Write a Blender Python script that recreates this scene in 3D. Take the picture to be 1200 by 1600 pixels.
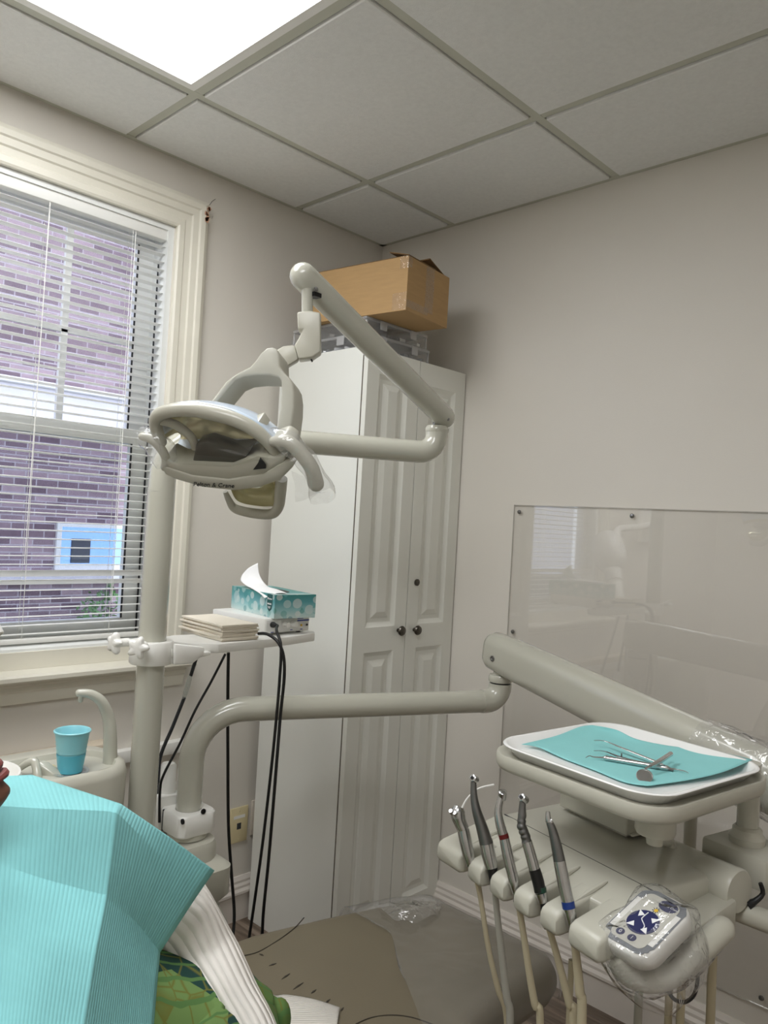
import bpy, bmesh, math, random
from mathutils import Vector, Matrix, noise
random.seed(7)
for o in list(bpy.data.objects):
    bpy.data.objects.remove(o)
SC = bpy.context.scene
COL = SC.collection
V = Vector
PI = math.pi

# ---------------------------------------------------------------- camera
CAM = V((2.0786, -2.0586, 1.3167))
YAW, PITCH, ROLL, FPX = 0.7689, 0.0158, 0.0573, 1215.0
FW = V((-math.sin(YAW)*math.cos(PITCH), math.cos(YAW)*math.cos(PITCH), math.sin(PITCH)))
_r = V((math.cos(YAW), math.sin(YAW), 0)); _u = _r.cross(FW)
RT = _r*math.cos(ROLL) + _u*math.sin(ROLL)
UP = -_r*math.sin(ROLL) + _u*math.cos(ROLL)
cam = bpy.data.cameras.new('camera'); camo = bpy.data.objects.new('camera', cam); COL.objects.link(camo)
cam.sensor_fit = 'VERTICAL'; cam.sensor_height = 36.0; cam.lens = 36.0*FPX/1600.0
cam.clip_start = 0.02; cam.clip_end = 200
camo.matrix_world = Matrix(((RT.x, UP.x, -FW.x, CAM.x), (RT.y, UP.y, -FW.y, CAM.y), (RT.z, UP.z, -FW.z, CAM.z), (0, 0, 0, 1)))
SC.camera = camo

# ---------------------------------------------------------------- world, exposure
w = bpy.data.worlds.new('sky'); SC.world = w; w.use_nodes = True
bgn = w.node_tree.nodes['Background']
bgn.inputs[0].default_value = (0.80, 0.86, 1.0, 1); bgn.inputs[1].default_value = 3.0
SC.view_settings.view_transform = 'Standard'; SC.view_settings.look = 'None'
SC.view_settings.exposure = 0.0; SC.view_settings.gamma = 1.0
SC.view_settings.use_curve_mapping = False
SC.cycles.transparent_max_bounces = 16
PANEL_STRENGTH = 9.8

# ---------------------------------------------------------------- measuring helpers (photo point -> place in the room)
def ray(u, v): return FW + RT*((u-600)/FPX) + UP*((800-v)/FPX)
def at(u, v, d): return CAM + ray(u, v)*d
def onz(u, v, z): r = ray(u, v); return CAM + r*((z-CAM.z)/r.z)
def onx(u, v, x): r = ray(u, v); return CAM + r*((x-CAM.x)/r.x)
def ony(u, v, y): r = ray(u, v); return CAM + r*((y-CAM.y)/r.y)
def onpl(u, v, O, N): r = ray(u, v); return CAM + r*((V(O)-CAM).dot(N)/r.dot(N))

# ---------------------------------------------------------------- materials
def lin(c): return tuple(((x/255)/12.92 if x/255 <= .04045 else ((x/255+.055)/1.055)**2.4) for x in c)
def nmat(name):
    m = bpy.data.materials.new(name); m.use_nodes = True
    nt = m.node_tree; nt.nodes.clear()
    out = nt.nodes.new('ShaderNodeOutputMaterial')
    return m, nt, out
def ramp(nt, stops, interp='LINEAR'):
    r = nt.nodes.new('ShaderNodeValToRGB'); r.color_ramp.interpolation = interp
    e = r.color_ramp.elements
    while len(e) < len(stops): e.new(0.5)
    for i, (p, c) in enumerate(stops): e[i].position = p; e[i].color = (*c, 1)
    return r
def mat(name, rgb, rough=.5, metal=0, spec=.5, var=.04, vscale=6, bump=0, bscale=200, coat=0, sss=0, stretch=None):
    m, nt, out = nmat(name); N = nt.nodes; L = nt.links
    b = N.new('ShaderNodeBsdfPrincipled'); L.new(b.outputs[0], out.inputs[0])
    c = lin(rgb); tc = N.new('ShaderNodeTexCoord'); src = tc.outputs['Object']
    if stretch:
        mp = N.new('ShaderNodeMapping'); mp.inputs['Scale'].default_value = stretch; L.new(src, mp.inputs[0]); src = mp.outputs[0]
    n = N.new('ShaderNodeTexNoise'); n.inputs['Scale'].default_value = vscale; n.inputs['Detail'].default_value = 4
    L.new(src, n.inputs['Vector'])
    r = ramp(nt, [(.3, tuple(max(0, x*(1-var)) for x in c)), (.7, tuple(min(1, x*(1+var)) for x in c))])
    L.new(n.outputs[0], r.inputs[0]); L.new(r.outputs[0], b.inputs['Base Color'])
    b.inputs['Roughness'].default_value = rough; b.inputs['Metallic'].default_value = metal
    b.inputs['Specular IOR Level'].default_value = spec
    if coat: b.inputs['Coat Weight'].default_value = coat; b.inputs['Coat Roughness'].default_value = .12
    if sss: b.inputs['Subsurface Weight'].default_value = sss; b.inputs['Subsurface Radius'].default_value = (.01, .006, .004)
    if bump:
        n2 = N.new('ShaderNodeTexNoise'); n2.inputs['Scale'].default_value = bscale; n2.inputs['Detail'].default_value = 3
        L.new(src, n2.inputs['Vector'])
        bp = N.new('ShaderNodeBump'); bp.inputs['Strength'].default_value = bump; bp.inputs['Distance'].default_value = .002
        L.new(n2.outputs[0], bp.inputs['Height']); L.new(bp.outputs[0], b.inputs['Normal'])
    return m
def film(name, tint=(1, 1, 1), milk=.05, gloss=.9, bump=0, bscale=30, rough=.08):
    m, nt, out = nmat(name); N = nt.nodes; L = nt.links
    tr = N.new('ShaderNodeBsdfTransparent'); tr.inputs[0].default_value = (*tint, 1)
    gl = N.new('ShaderNodeBsdfGlossy'); gl.inputs['Roughness'].default_value = rough
    df = N.new('ShaderNodeBsdfDiffuse'); df.inputs[0].default_value = (.8, .8, .8, 1)
    fr = N.new('ShaderNodeLayerWeight'); fr.inputs[0].default_value = .5
    pw = N.new('ShaderNodeMath'); pw.operation = 'POWER'; pw.inputs[1].default_value = 5; L.new(fr.outputs['Facing'], pw.inputs[0])
    ma = N.new('ShaderNodeMath'); ma.operation = 'MULTIPLY_ADD'; ma.inputs[1].default_value = .95; ma.inputs[2].default_value = .04; L.new(pw.outputs[0], ma.inputs[0])
    mu = N.new('ShaderNodeMath'); mu.operation = 'MULTIPLY'; mu.inputs[1].default_value = gloss; mu.use_clamp = True; L.new(ma.outputs[0], mu.inputs[0])
    m1 = N.new('ShaderNodeMixShader'); m1.inputs[0].default_value = milk; L.new(tr.outputs[0], m1.inputs[1]); L.new(df.outputs[0], m1.inputs[2])
    m2 = N.new('ShaderNodeMixShader'); L.new(mu.outputs[0], m2.inputs[0]); L.new(m1.outputs[0], m2.inputs[1]); L.new(gl.outputs[0], m2.inputs[2])
    L.new(m2.outputs[0], out.inputs[0])
    if bump:
        tc = N.new('ShaderNodeTexCoord'); n2 = N.new('ShaderNodeTexNoise'); n2.inputs['Scale'].default_value = bscale; n2.inputs['Detail'].default_value = 2
        n2.inputs['Distortion'].default_value = 1.2
        L.new(tc.outputs['Object'], n2.inputs['Vector'])
        bp = N.new('ShaderNodeBump'); bp.inputs['Strength'].default_value = bump; bp.inputs['Distance'].default_value = .01
        L.new(n2.outputs[0], bp.inputs['Height'])
        for nd in (gl, df): L.new(bp.outputs[0], nd.inputs['Normal'])
        L.new(bp.outputs[0], fr.inputs['Normal'])
    return m
def emit(name, rgb, s):
    m, nt, out = nmat(name); e = nt.nodes.new('ShaderNodeEmission'); e.inputs[0].default_value = (*rgb, 1); e.inputs[1].default_value = s
    nt.links.new(e.outputs[0], out.inputs[0]); return m

M = {}
M['wall'] = mat('wall_paint', (222, 217, 208), .62, var=.015, vscale=2, bump=.12, bscale=260)
M['ceil'] = mat('ceiling_tile', (232, 232, 229), .9, var=.03, vscale=90, bump=.35, bscale=420)
M['tee'] = mat('grid_metal', (196, 196, 182), .55, var=.02)
M['trim'] = mat('trim_paint', (232, 228, 214), .38, var=.02, vscale=9)
M['trimw'] = mat('base_paint', (222, 215, 207), .4, var=.02, vscale=9)
M['vinyl'] = mat('window_vinyl', (236, 238, 236), .4, var=.01)
M['slat'] = mat('blind_slat', (246, 246, 242), .35, var=.015)
M['gasket'] = mat('black_gasket', (48, 50, 54), .6)
M['beige'] = mat('unit_enamel', (190, 189, 176), .2, var=.012, vscale=5, coat=.8)
M['beige2'] = mat('unit_plastic', (194, 192, 179), .3, var=.012, vscale=5)
M['white'] = mat('white_plastic', (240, 239, 234), .33, var=.01)
M['cab'] = mat('cabinet_white', (236, 237, 231), .42, var=.012, vscale=3)
M['cabdoor'] = mat('cabinet_thermofoil', (230, 230, 222), .36, var=.012, vscale=3)
M['core'] = mat('chipboard_edge', (196, 172, 130), .8, var=.1, vscale=80)
M['pewter'] = mat('dark_pewter', (92, 88, 82), .3, metal=1)
M['steel'] = mat('brushed_steel', (196, 196, 196), .24, metal=1, var=.06, vscale=60)
M['steeld'] = mat('dark_steel', (128, 128, 128), .3, metal=1, var=.08, vscale=60)
M['black'] = mat('black_rubber', (14, 14, 15), .45)
M['hose'] = mat('hose_beige', (196, 186, 158), .5, var=.04)
M['hoseg'] = mat('hose_grey', (170, 168, 158), .5, var=.04)
M['blue'] = mat('blue_band', (22, 54, 128), .3)
M['red'] = mat('dark_red_band', (96, 18, 20), .3)
M['greenb'] = mat('green_band', (24, 66, 50), .35)
M['tray'] = mat('tray_white', (246, 246, 244), .25, var=.008, coat=.3)
M['liner'] = mat('liner_paper', (142, 208, 208), .8, var=.025, vscale=20, bump=.15, bscale=500)
M['seat'] = mat('taupe_vinyl', (112, 103, 84), .46, var=.03, vscale=8, bump=.1, bscale=300)
M['seam'] = mat('dark_seam', (52, 46, 38), .7)
M['cardb'] = mat('cardboard', (182, 148, 102), .78, var=.05, vscale=14, bump=.12, bscale=60, stretch=(1, 1, 7))
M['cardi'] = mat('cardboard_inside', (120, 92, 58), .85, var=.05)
M['napkin'] = mat('napkin_paper', (236, 228, 212), .9, var=.02, bump=.2, bscale=500)
M['tissue'] = mat('tissue_paper', (246, 246, 246), .95, var=.008, bump=.15, bscale=90)
M['ivory'] = mat('ivory_plastic', (222, 208, 166), .4)
M['greyp'] = mat('scuffed_grey', (112, 116, 122), .6, var=.1, vscale=60)
M['skin'] = mat('skin', (116, 78, 60), .5, var=.06, vscale=30, sss=.08)
M['lip'] = mat('lips', (128, 66, 62), .5, sss=.08)
M['hair'] = mat('hair', (22, 17, 15), .55, var=.3, vscale=60, bump=.6, bscale=120)
M['ledge'] = mat('ledge_wood', (218, 205, 184), .5, var=.03)
M['film'] = film('clear_film', milk=.10, gloss=1.4, bump=.5, bscale=22)
M['film2'] = film('clear_bag', milk=.07, gloss=2.6, bump=.9, bscale=30)
M['filmm'] = film('chair_sleeve_film', tint=(.97, .97, .98), milk=.06, gloss=1.0, bump=.25, bscale=9, rough=.16)
M['acrylic'] = film('acrylic_sheet', tint=(.998, .998, .996), milk=.0, gloss=1.9, rough=.012)
M['shield'] = film('lamp_shield', tint=(.93, .93, .9), milk=.03, gloss=1.3, rough=.05)
M['case'] = film('case_plastic', tint=(.98, .985, .99), milk=.04, gloss=1.2, rough=.12)
M['frost'] = film('frosted_plastic', tint=(.98, .98, .99), milk=.34, gloss=1.2, rough=.2)
M['lampp'] = mat('lamp_plastic', (184, 182, 169), .3, var=.012, vscale=5, coat=.3)
M['glass'] = film('window_glass', tint=(.95, .97, .98), milk=.0, gloss=.8, rough=.01)
M['screen'] = film('insect_screen', tint=(.74, .74, .77), milk=.02, gloss=.0)
M['haze'] = film('hazy_glass', tint=(.9, .9, .93), milk=.10, gloss=.6, rough=.05)  # milky white mixed into the upper sash glass
M['water'] = film('wet_plastic', tint=(.9, .93, .93), milk=.2, gloss=1.3, rough=.06)
M['navy'] = mat('navy_print', (30, 34, 86), .4)
M['print'] = mat('white_print', (240, 240, 240), .5)
M['yellow'] = mat('yellow_print', (224, 184, 60), .5)
M['dgreen'] = mat('label_green', (14, 84, 82), .5)
M['bluet'] = mat('blue_text', (40, 60, 150), .5)
M['tapem'] = film('packing_tape', tint=(1, .99, .97), milk=.02, gloss=1.4, bump=.4, bscale=60, rough=.12)
M['blueshell'] = mat('lamp_back_shell', (206, 220, 236), .2, var=.01, coat=.5)
M['panel'] = emit('led_diffuser', (.985, .992, 1.0), PANEL_STRENGTH)

def planks_mat():
    m, nt, out = nmat('wood_look_plank'); N = nt.nodes; L = nt.links
    b = N.new('ShaderNodeBsdfPrincipled'); L.new(b.outputs[0], out.inputs[0])
    tc = N.new('ShaderNodeTexCoord'); mp = N.new('ShaderNodeMapping'); mp.inputs['Scale'].default_value = (1.5, 22, 6)
    oi = N.new('ShaderNodeObjectInfo'); ad = N.new('ShaderNodeVectorMath'); ad.operation = 'ADD'
    mu = N.new('ShaderNodeVectorMath'); mu.operation = 'SCALE'; mu.inputs['Scale'].default_value = 37
    cb = N.new('ShaderNodeCombineXYZ')
    for i in range(3): L.new(oi.outputs['Random'], cb.inputs[i])
    L.new(cb.outputs[0], mu.inputs[0]); L.new(tc.outputs['Object'], ad.inputs[0]); L.new(mu.outputs[0], ad.inputs[1])
    L.new(ad.outputs[0], mp.inputs[0])
    n = N.new('ShaderNodeTexNoise'); n.inputs['Scale'].default_value = 2.5; n.inputs['Detail'].default_value = 8; n.inputs['Distortion'].default_value = .6
    L.new(mp.outputs[0], n.inputs['Vector'])
    r = ramp(nt, [(.25, lin((78, 64, 52))), (.5, lin((122, 106, 92))), (.75, lin((158, 142, 126)))])
    L.new(n.outputs[0], r.inputs[0])
    hs = N.new('ShaderNodeHueSaturation'); L.new(r.outputs[0], hs.inputs['Color'])
    mr = N.new('ShaderNodeMapRange'); mr.inputs['To Min'].default_value = .75; mr.inputs['To Max'].default_value = 1.15
    L.new(oi.outputs['Random'], mr.inputs[0]); L.new(mr.outputs[0], hs.inputs['Value'])
    L.new(hs.outputs[0], b.inputs['Base Color']); b.inputs['Roughness'].default_value = .42
    return m
M['plank'] = planks_mat()

def brick_mat():
    m, nt, out = nmat('brick_wall'); N = nt.nodes; L = nt.links
    b = N.new('ShaderNodeBsdfPrincipled'); L.new(b.outputs[0], out.inputs[0]); b.inputs['Roughness'].default_value = .9
    tc = N.new('ShaderNodeTexCoord'); mp = N.new('ShaderNodeMapping')
    mp.inputs['Rotation'].default_value = (0, 0, 0)
    sx = N.new('ShaderNodeSeparateXYZ'); cb = N.new('ShaderNodeCombineXYZ')
    L.new(tc.outputs['Object'], sx.inputs[0]); L.new(sx.outputs[1], cb.inputs[0]); L.new(sx.outputs[2], cb.inputs[1])
    t = N.new('ShaderNodeTexBrick'); L.new(cb.outputs[0], t.inputs['Vector'])
    t.inputs['Color1'].default_value = (*lin((120, 98, 112)), 1); t.inputs['Color2'].default_value = (*lin((196, 172, 180)), 1)
    t.inputs['Mortar'].default_value = (*lin((206, 198, 204)), 1); t.inputs['Scale'].default_value = 1
    t.inputs['Brick Width'].default_value = .22; t.inputs['Row Height'].default_value = .075; t.inputs['Mortar Size'].default_value = .006
    t.inputs['Bias'].default_value = -.1
    n = N.new('ShaderNodeTexNoise'); n.inputs['Scale'].default_value = 9; L.new(cb.outputs[0], n.inputs['Vector'])
    mx = N.new('ShaderNodeMixRGB'); mx.blend_type = 'MULTIPLY'; mx.inputs[0].default_value = .35
    L.new(t.outputs[0], mx.inputs[1]); L.new(n.outputs[0], mx.inputs[2]); L.new(mx.outputs[0], b.inputs['Base Color'])
    return m
M['brick'] = brick_mat()

def rib_mat(name, rgb, axis, freq, strength, rough, var=.03, dist=.0012, noise_amt=0.0):
    """ribbed cloth / embossed paper: fine relief along one UV axis"""
    m, nt, out = nmat(name); N = nt.nodes; L = nt.links
    b = N.new('ShaderNodeBsdfPrincipled'); L.new(b.outputs[0], out.inputs[0]); b.inputs['Roughness'].default_value = rough
    b.inputs['Specular IOR Level'].default_value = .25
    uv = N.new('ShaderNodeTexCoord'); s = N.new('ShaderNodeSeparateXYZ'); L.new(uv.outputs['UV'], s.inputs[0])
    mu = N.new('ShaderNodeMath'); mu.operation = 'MULTIPLY'; mu.inputs[1].default_value = freq*2*PI; L.new(s.outputs[axis], mu.inputs[0])
    sn = N.new('ShaderNodeMath'); sn.operation = 'SINE'; L.new(mu.outputs[0], sn.inputs[0])
    ab = N.new('ShaderNodeMath'); ab.operation = 'ABSOLUTE'; L.new(sn.outputs[0], ab.inputs[0])
    nz = N.new('ShaderNodeTexNoise'); nz.inputs['Scale'].default_value = 30; L.new(uv.outputs['Object'], nz.inputs['Vector'])
    ad = N.new('ShaderNodeMath'); ad.operation = 'MULTIPLY_ADD'; ad.inputs[1].default_value = 1.2; L.new(nz.outputs[0], ad.inputs[0]); L.new(ab.outputs[0], ad.inputs[2])
    bp = N.new('ShaderNodeBump'); bp.inputs['Strength'].default_value = strength; bp.inputs['Distance'].default_value = dist
    L.new(ad.outputs[0], bp.inputs['Height']); L.new(bp.outputs[0], b.inputs['Normal'])
    c = lin(rgb); r = ramp(nt, [(.3, tuple(x*(1-var) for x in c)), (.7, tuple(min(1, x*(1+var)) for x in c))])
    L.new(nz.outputs[0], r.inputs[0]); L.new(r.outputs[0], b.inputs['Base Color'])
    return m
M['bib'] = rib_mat('bib_paper', (142, 210, 213), 0, 32, .32, .85)
M['knit'] = rib_mat('ribbed_knit', (244, 239, 232), 0, 13, .7, .95, dist=.004)
M['knit2'] = rib_mat('ribbed_hem', (238, 233, 224), 0, 14, .8, .95, dist=.003)

def leafprint():
    m, nt, out = nmat('leaf_print_cloth'); N = nt.nodes; L = nt.links
    b = N.new('ShaderNodeBsdfPrincipled'); L.new(b.outputs[0], out.inputs[0]); b.inputs['Roughness'].default_value = .85
    tc = N.new('ShaderNodeTexCoord')
    v = N.new('ShaderNodeTexVoronoi'); v.inputs['Scale'].default_value = 9; L.new(tc.outputs['Object'], v.inputs['Vector'])
    v2 = N.new('ShaderNodeTexVoronoi'); v2.inputs['Scale'].default_value = 30; v2.feature = 'DISTANCE_TO_EDGE'; L.new(tc.outputs['Object'], v2.inputs['Vector'])
    wv = N.new('ShaderNodeTexWave'); wv.inputs['Scale'].default_value = 14; wv.inputs['Distortion'].default_value = 4; L.new(tc.outputs['Object'], wv.inputs['Vector'])
    r1 = ramp(nt, [(0, lin((94, 124, 64))), (.25, lin((112, 142, 80))), (.42, lin((16, 60, 54))), (.86, lin((150, 24, 92))), (.92, lin((96, 150, 72)))], 'CONSTANT')
    sp = N.new('ShaderNodeSeparateXYZ'); L.new(v.outputs['Color'], sp.inputs[0]); L.new(sp.outputs[0], r1.inputs[0])
    r2 = ramp(nt, [(0, (1, 1, 1)), (.06, (0, 0, 0))]); L.new(v2.outputs['Distance'], r2.inputs[0])
    r3 = ramp(nt, [(.86, (0, 0, 0)), (.93, (1, 1, 1))]); L.new(wv.outputs[0], r3.inputs[0])
    m1 = N.new('ShaderNodeMixRGB'); L.new(r2.outputs[0], m1.inputs[0]); L.new(r1.outputs[0], m1.inputs[1]); m1.inputs[2].default_value = (*lin((112, 112, 44)), 1)
    m2 = N.new('ShaderNodeMixRGB'); L.new(r3.outputs[0], m2.inputs[0]); L.new(m1.outputs[0], m2.inputs[1]); m2.inputs[2].default_value = (*lin((84, 122, 66)), 1)
    L.new(m2.outputs[0], b.inputs['Base Color'])
    return m
M['leaf'] = leafprint()

def dots_mat():
    """tissue carton print: overlapping teal and white circles"""
    m, nt, out = nmat('tissue_carton_print'); N = nt.nodes; L = nt.links
    b = N.new('ShaderNodeBsdfPrincipled'); L.new(b.outputs[0], out.inputs[0]); b.inputs['Roughness'].default_value = .4
    tc = N.new('ShaderNodeTexCoord'); s = N.new('ShaderNodeSeparateXYZ'); L.new(tc.outputs['UV'], s.inputs[0])
    base = ramp(nt, [(0, lin((205, 222, 218))), (.35, lin((150, 198, 200))), (.7, lin((84, 156, 164))), (1, lin((64, 140, 136)))])
    L.new(s.outputs[1], base.inputs[0])
    prev = base.outputs[0]
    for i, (sc, off) in enumerate(((3.2, 0), (4.4, 3.3))):
        mp = N.new('ShaderNodeMapping'); mp.inputs['Location'].default_value = (off, off*.7, 0); mp.inputs['Scale'].default_value = (sc, sc*.55, 1); L.new(tc.outputs['UV'], mp.inputs[0])
        v = N.new('ShaderNodeTexVoronoi'); v.inputs['Scale'].default_value = 1; v.inputs['Randomness'].default_value = .8; L.new(mp.outputs[0], v.inputs['Vector'])
        inside = N.new('ShaderNodeMath'); inside.operation = 'LESS_THAN'; inside.inputs[1].default_value = .42; L.new(v.outputs['Distance'], inside.inputs[0])
        sp = N.new('ShaderNodeSeparateXYZ'); L.new(v.outputs['Color'], sp.inputs[0])
        col = ramp(nt, [(0, lin((46, 128, 150))), (.25, lin((60, 150, 130))), (.5, lin((110, 180, 186))), (.75, lin((196, 216, 214))), (1, lin((228, 230, 226)))]); L.new(sp.outputs[0], col.inputs[0])
        fa = N.new('ShaderNodeMath'); fa.operation = 'MULTIPLY'; fa.inputs[1].default_value = .55; L.new(inside.outputs[0], fa.inputs[0])
        mx = N.new('ShaderNodeMixRGB'); L.new(fa.outputs[0], mx.inputs[0]); L.new(prev, mx.inputs[1]); L.new(col.outputs[0], mx.inputs[2]); prev = mx.outputs[0]
    L.new(prev, b.inputs['Base Color'])
    return m
M['dots'] = dots_mat()

def cup_mat():
    m, nt, out = nmat('cup_plastic'); N = nt.nodes; L = nt.links
    b = N.new('ShaderNodeBsdfPrincipled'); L.new(b.outputs[0], out.inputs[0]); b.inputs['Roughness'].default_value = .3
    b.inputs['Base Color'].default_value = (*lin((150, 214, 224)), 1)
    b.inputs['Subsurface Weight'].default_value = .3; b.inputs['Subsurface Radius'].default_value = (.01, .02, .02)
    return m
M['cup'] = cup_mat()
M['cupw'] = mat('cup_water_level', (92, 186, 208), .3)
def refl_mat():
    m, nt, out = nmat('lamp_reflector'); N = nt.nodes; L = nt.links
    b = N.new('ShaderNodeBsdfPrincipled'); L.new(b.outputs[0], out.inputs[0])
    b.inputs['Base Color'].default_value = (*lin((226, 220, 184)), 1); b.inputs['Metallic'].default_value = .45; b.inputs['Roughness'].default_value = .22
    tc = N.new('ShaderNodeTexCoord'); n = N.new('ShaderNodeTexNoise'); n.inputs['Scale'].default_value = 12; L.new(tc.outputs['Object'], n.inputs['Vector'])
    bp = N.new('ShaderNodeBump'); bp.inputs['Strength'].default_value = .5; bp.inputs['Distance'].default_value = .02; L.new(n.outputs[0], bp.inputs['Height']); L.new(bp.outputs[0], b.inputs['Normal'])
    return m
M['reflector'] = refl_mat()

# ---------------------------------------------------------------- mesh helpers
class MB:
    """collects geometry in world space; build() links it as one object"""
    def __init__(self): self.v = []; self.f = []; self.uv = {}; self.mi = []
    def add(self, verts, faces, uvs=None, mi=0):
        o = len(self.v); self.v += [V(x) for x in verts]
        for k, f in enumerate(faces):
            if uvs: self.uv[len(self.f)] = uvs[k]
            self.f.append(tuple(i+o for i in f)); self.mi.append(mi)
        return self
    def box(self, lo, hi, fr=None, bev=0, seg=2, mi=0):
        bm = bmesh.new(); lo = V(lo); hi = V(hi)
        bmesh.ops.create_cube(bm, size=1)
        for v in bm.verts: v.co = V(((lo.x+hi.x)/2+v.co.x*(hi.x-lo.x), (lo.y+hi.y)/2+v.co.y*(hi.y-lo.y), (lo.z+hi.z)/2+v.co.z*(hi.z-lo.z)))
        if bev: bmesh.ops.bevel(bm, geom=bm.edges[:], offset=bev, segments=seg, affect='EDGES', profile=.5)
        return self.bm(bm, fr, mi)
    def bm(self, bm, fr=None, mi=0):
        bm.verts.index_update()
        vs = [(fr @ v.co if fr else v.co.copy()) for v in bm.verts]
        fs = [tuple(v.index for v in f.verts) for f in bm.faces]
        bm.free(); return self.add(vs, fs, None, mi)
    def prism(self, pts, vec, bev=0, seg=2, mi=0):
        """polygon (list of points) extruded along vec"""
        bm = bmesh.new(); vs = [bm.verts.new(p) for p in pts]; f = bm.faces.new(vs)
        r = bmesh.ops.extrude_face_region(bm, geom=[f])
        bmesh.ops.translate(bm, verts=[g for g in r['geom'] if isinstance(g, bmesh.types.BMVert)], vec=V(vec))
        bmesh.ops.recalc_face_normals(bm, faces=bm.faces[:])
        if bev:
            es = [e for e in bm.edges if len(e.link_faces) == 2 and e.link_faces[0].normal.angle(e.link_faces[1].normal, 0) > .6]
            bmesh.ops.bevel(bm, geom=es, offset=bev, segments=seg, affect='EDGES', profile=.5, clamp_overlap=True)
        bmesh.ops.triangulate(bm, faces=[f for f in bm.faces if len(f.verts) > 4])
        return self.bm(bm, None, mi)
    def tube(self, pts, rad, n=12, smooth=6, caps=True, flat=None, mi=0, dome=False):
        """round bar through pts; rad one number or one per point; flat=(a,b) scales the section"""
        P = [V(p) for p in pts]; R_ = list(rad) if isinstance(rad, (list, tuple)) else [rad]*len(P)
        if smooth > 1 and len(P) > 2:
            Q = []; RR = []
            for i in range(len(P)-1):
                p0 = P[max(i-1, 0)]; p1 = P[i]; p2 = P[i+1]; p3 = P[min(i+2, len(P)-1)]
                for k in range(smooth):
                    t = k/smooth
                    Q.append(.5*((2*p1)+(p2-p0)*t+(2*p0-5*p1+4*p2-p3)*t*t+(3*p1-p0-3*p2+p3)*t**3)); RR.append(R_[i]*(1-t)+R_[i+1]*t)
            Q.append(P[-1]); RR.append(R_[-1]); P, R_ = Q, RR
        if dome:
            def capend(p, d, r): return [(p+d*(r*math.sin(a)), r*math.cos(a)) for a in (.35, .7, 1.05, 1.35)]
            d1 = (P[-1]-P[-2]).normalized(); d0 = (P[0]-P[1]).normalized()
            e = capend(P[-1], d1, R_[-1]); s = capend(P[0], d0, R_[0])[::-1]
            if dome in (True, 'end', 'both'): P = P+[x[0] for x in e]; R_ = R_+[x[1] for x in e]
            if dome in (True, 'start', 'both'): P = [x[0] for x in s]+P; R_ = [x[1] for x in s]+R_
        t0 = (P[1]-P[0]).normalized(); a = V((0, 0, 1)) if abs(t0.z) < .9 else V((1, 0, 0))
        nx = (a - t0*a.dot(t0)).normalized(); vs = []; fs = []; us = []
        fa, fb = flat if flat else (1, 1); acc = 0; lens = []
        for i, p in enumerate(P):
            t = ((P[min(i+1, len(P)-1)]-P[max(i-1, 0)])).normalized()
            nx = (nx - t*nx.dot(t)).normalized(); ny = t.cross(nx)
            if i: acc += (P[i]-P[i-1]).length
            lens.append(acc)
            for k in range(n):
                an = 2*PI*k/n; vs.append(p + nx*(math.cos(an)*R_[i]*fa) + ny*(math.sin(an)*R_[i]*fb))
        for i in range(len(P)-1):
            for k in range(n):
                k2 = (k+1) % n; fs.append((i*n+k, i*n+k2, (i+1)*n+k2, (i+1)*n+k))
                us.append(((k/n, lens[i]), ((k+1)/n, lens[i]), ((k+1)/n, lens[i+1]), (k/n, lens[i+1])))
        if caps:
            fs.append(tuple(range(n))[::-1]); fs.append(tuple((len(P)-1)*n+k for k in range(n))); us += [[(0, 0)]*n]*2
        return self.add(vs, fs, us, mi)
    def lathe(self, prof, origin, axis=(0, 0, 1), n=24, mi=0):
        """profile [(r, h)] turned round an axis"""
        ax = V(axis).normalized(); a = V((1, 0, 0)) if abs(ax.x) < .9 else V((0, 1, 0))
        nx = (a-ax*a.dot(ax)).normalized(); ny = ax.cross(nx); o = V(origin); vs = []; fs = []
        for r, h in prof:
            for k in range(n):
                an = 2*PI*k/n; vs.append(o+ax*h+nx*(math.cos(an)*r)+ny*(math.sin(an)*r))
        for i in range(len(prof)-1):
            for k in range(n): fs.append((i*n+k, i*n+(k+1) % n, (i+1)*n+(k+1) % n, (i+1)*n+k))
        if prof[0][0] > 1e-5: fs.append(tuple(range(n))[::-1])
        if prof[-1][0] > 1e-5: fs.append(tuple((len(prof)-1)*n+k for k in range(n)))
        return self.add(vs, fs, None, mi)
    def grid(self, rows, sub=6, mi=0, fn=None, thick=0):
        """smooth sheet through a control net of points (Catmull-Rom both ways)"""
        def cr(p0, p1, p2, p3, t): return .5*((2*p1)+(p2-p0)*t+(2*p0-5*p1+4*p2-p3)*t*t+(3*p1-p0-3*p2+p3)*t**3)
        def dens(P):
            Q = []
            for i in range(len(P)-1):
                for k in range(sub): Q.append(cr(P[max(i-1, 0)], P[i], P[i+1], P[min(i+2, len(P)-1)], k/sub))
            return Q+[P[-1]]
        A = [dens([V(p) for p in r]) for r in rows]
        B = list(zip(*[dens(list(c)) for c in zip(*A)]))
        nr, nc = len(B), len(B[0]); vs = []; fs = []; us = []
        for i in range(nr):
            for j in range(nc):
                p = B[i][j].copy()
                if fn: p = fn(p, j/(nc-1), i/(nr-1))
                vs.append(p)
        for i in range(nr-1):
            for j in range(nc-1):
                fs.append((i*nc+j, i*nc+j+1, (i+1)*nc+j+1, (i+1)*nc+j))
                us.append(((j/(nc-1), i/(nr-1)), ((j+1)/(nc-1), i/(nr-1)), ((j+1)/(nc-1), (i+1)/(nr-1)), (j/(nc-1), (i+1)/(nr-1))))
        return self.add(vs, fs, us, mi)
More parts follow.
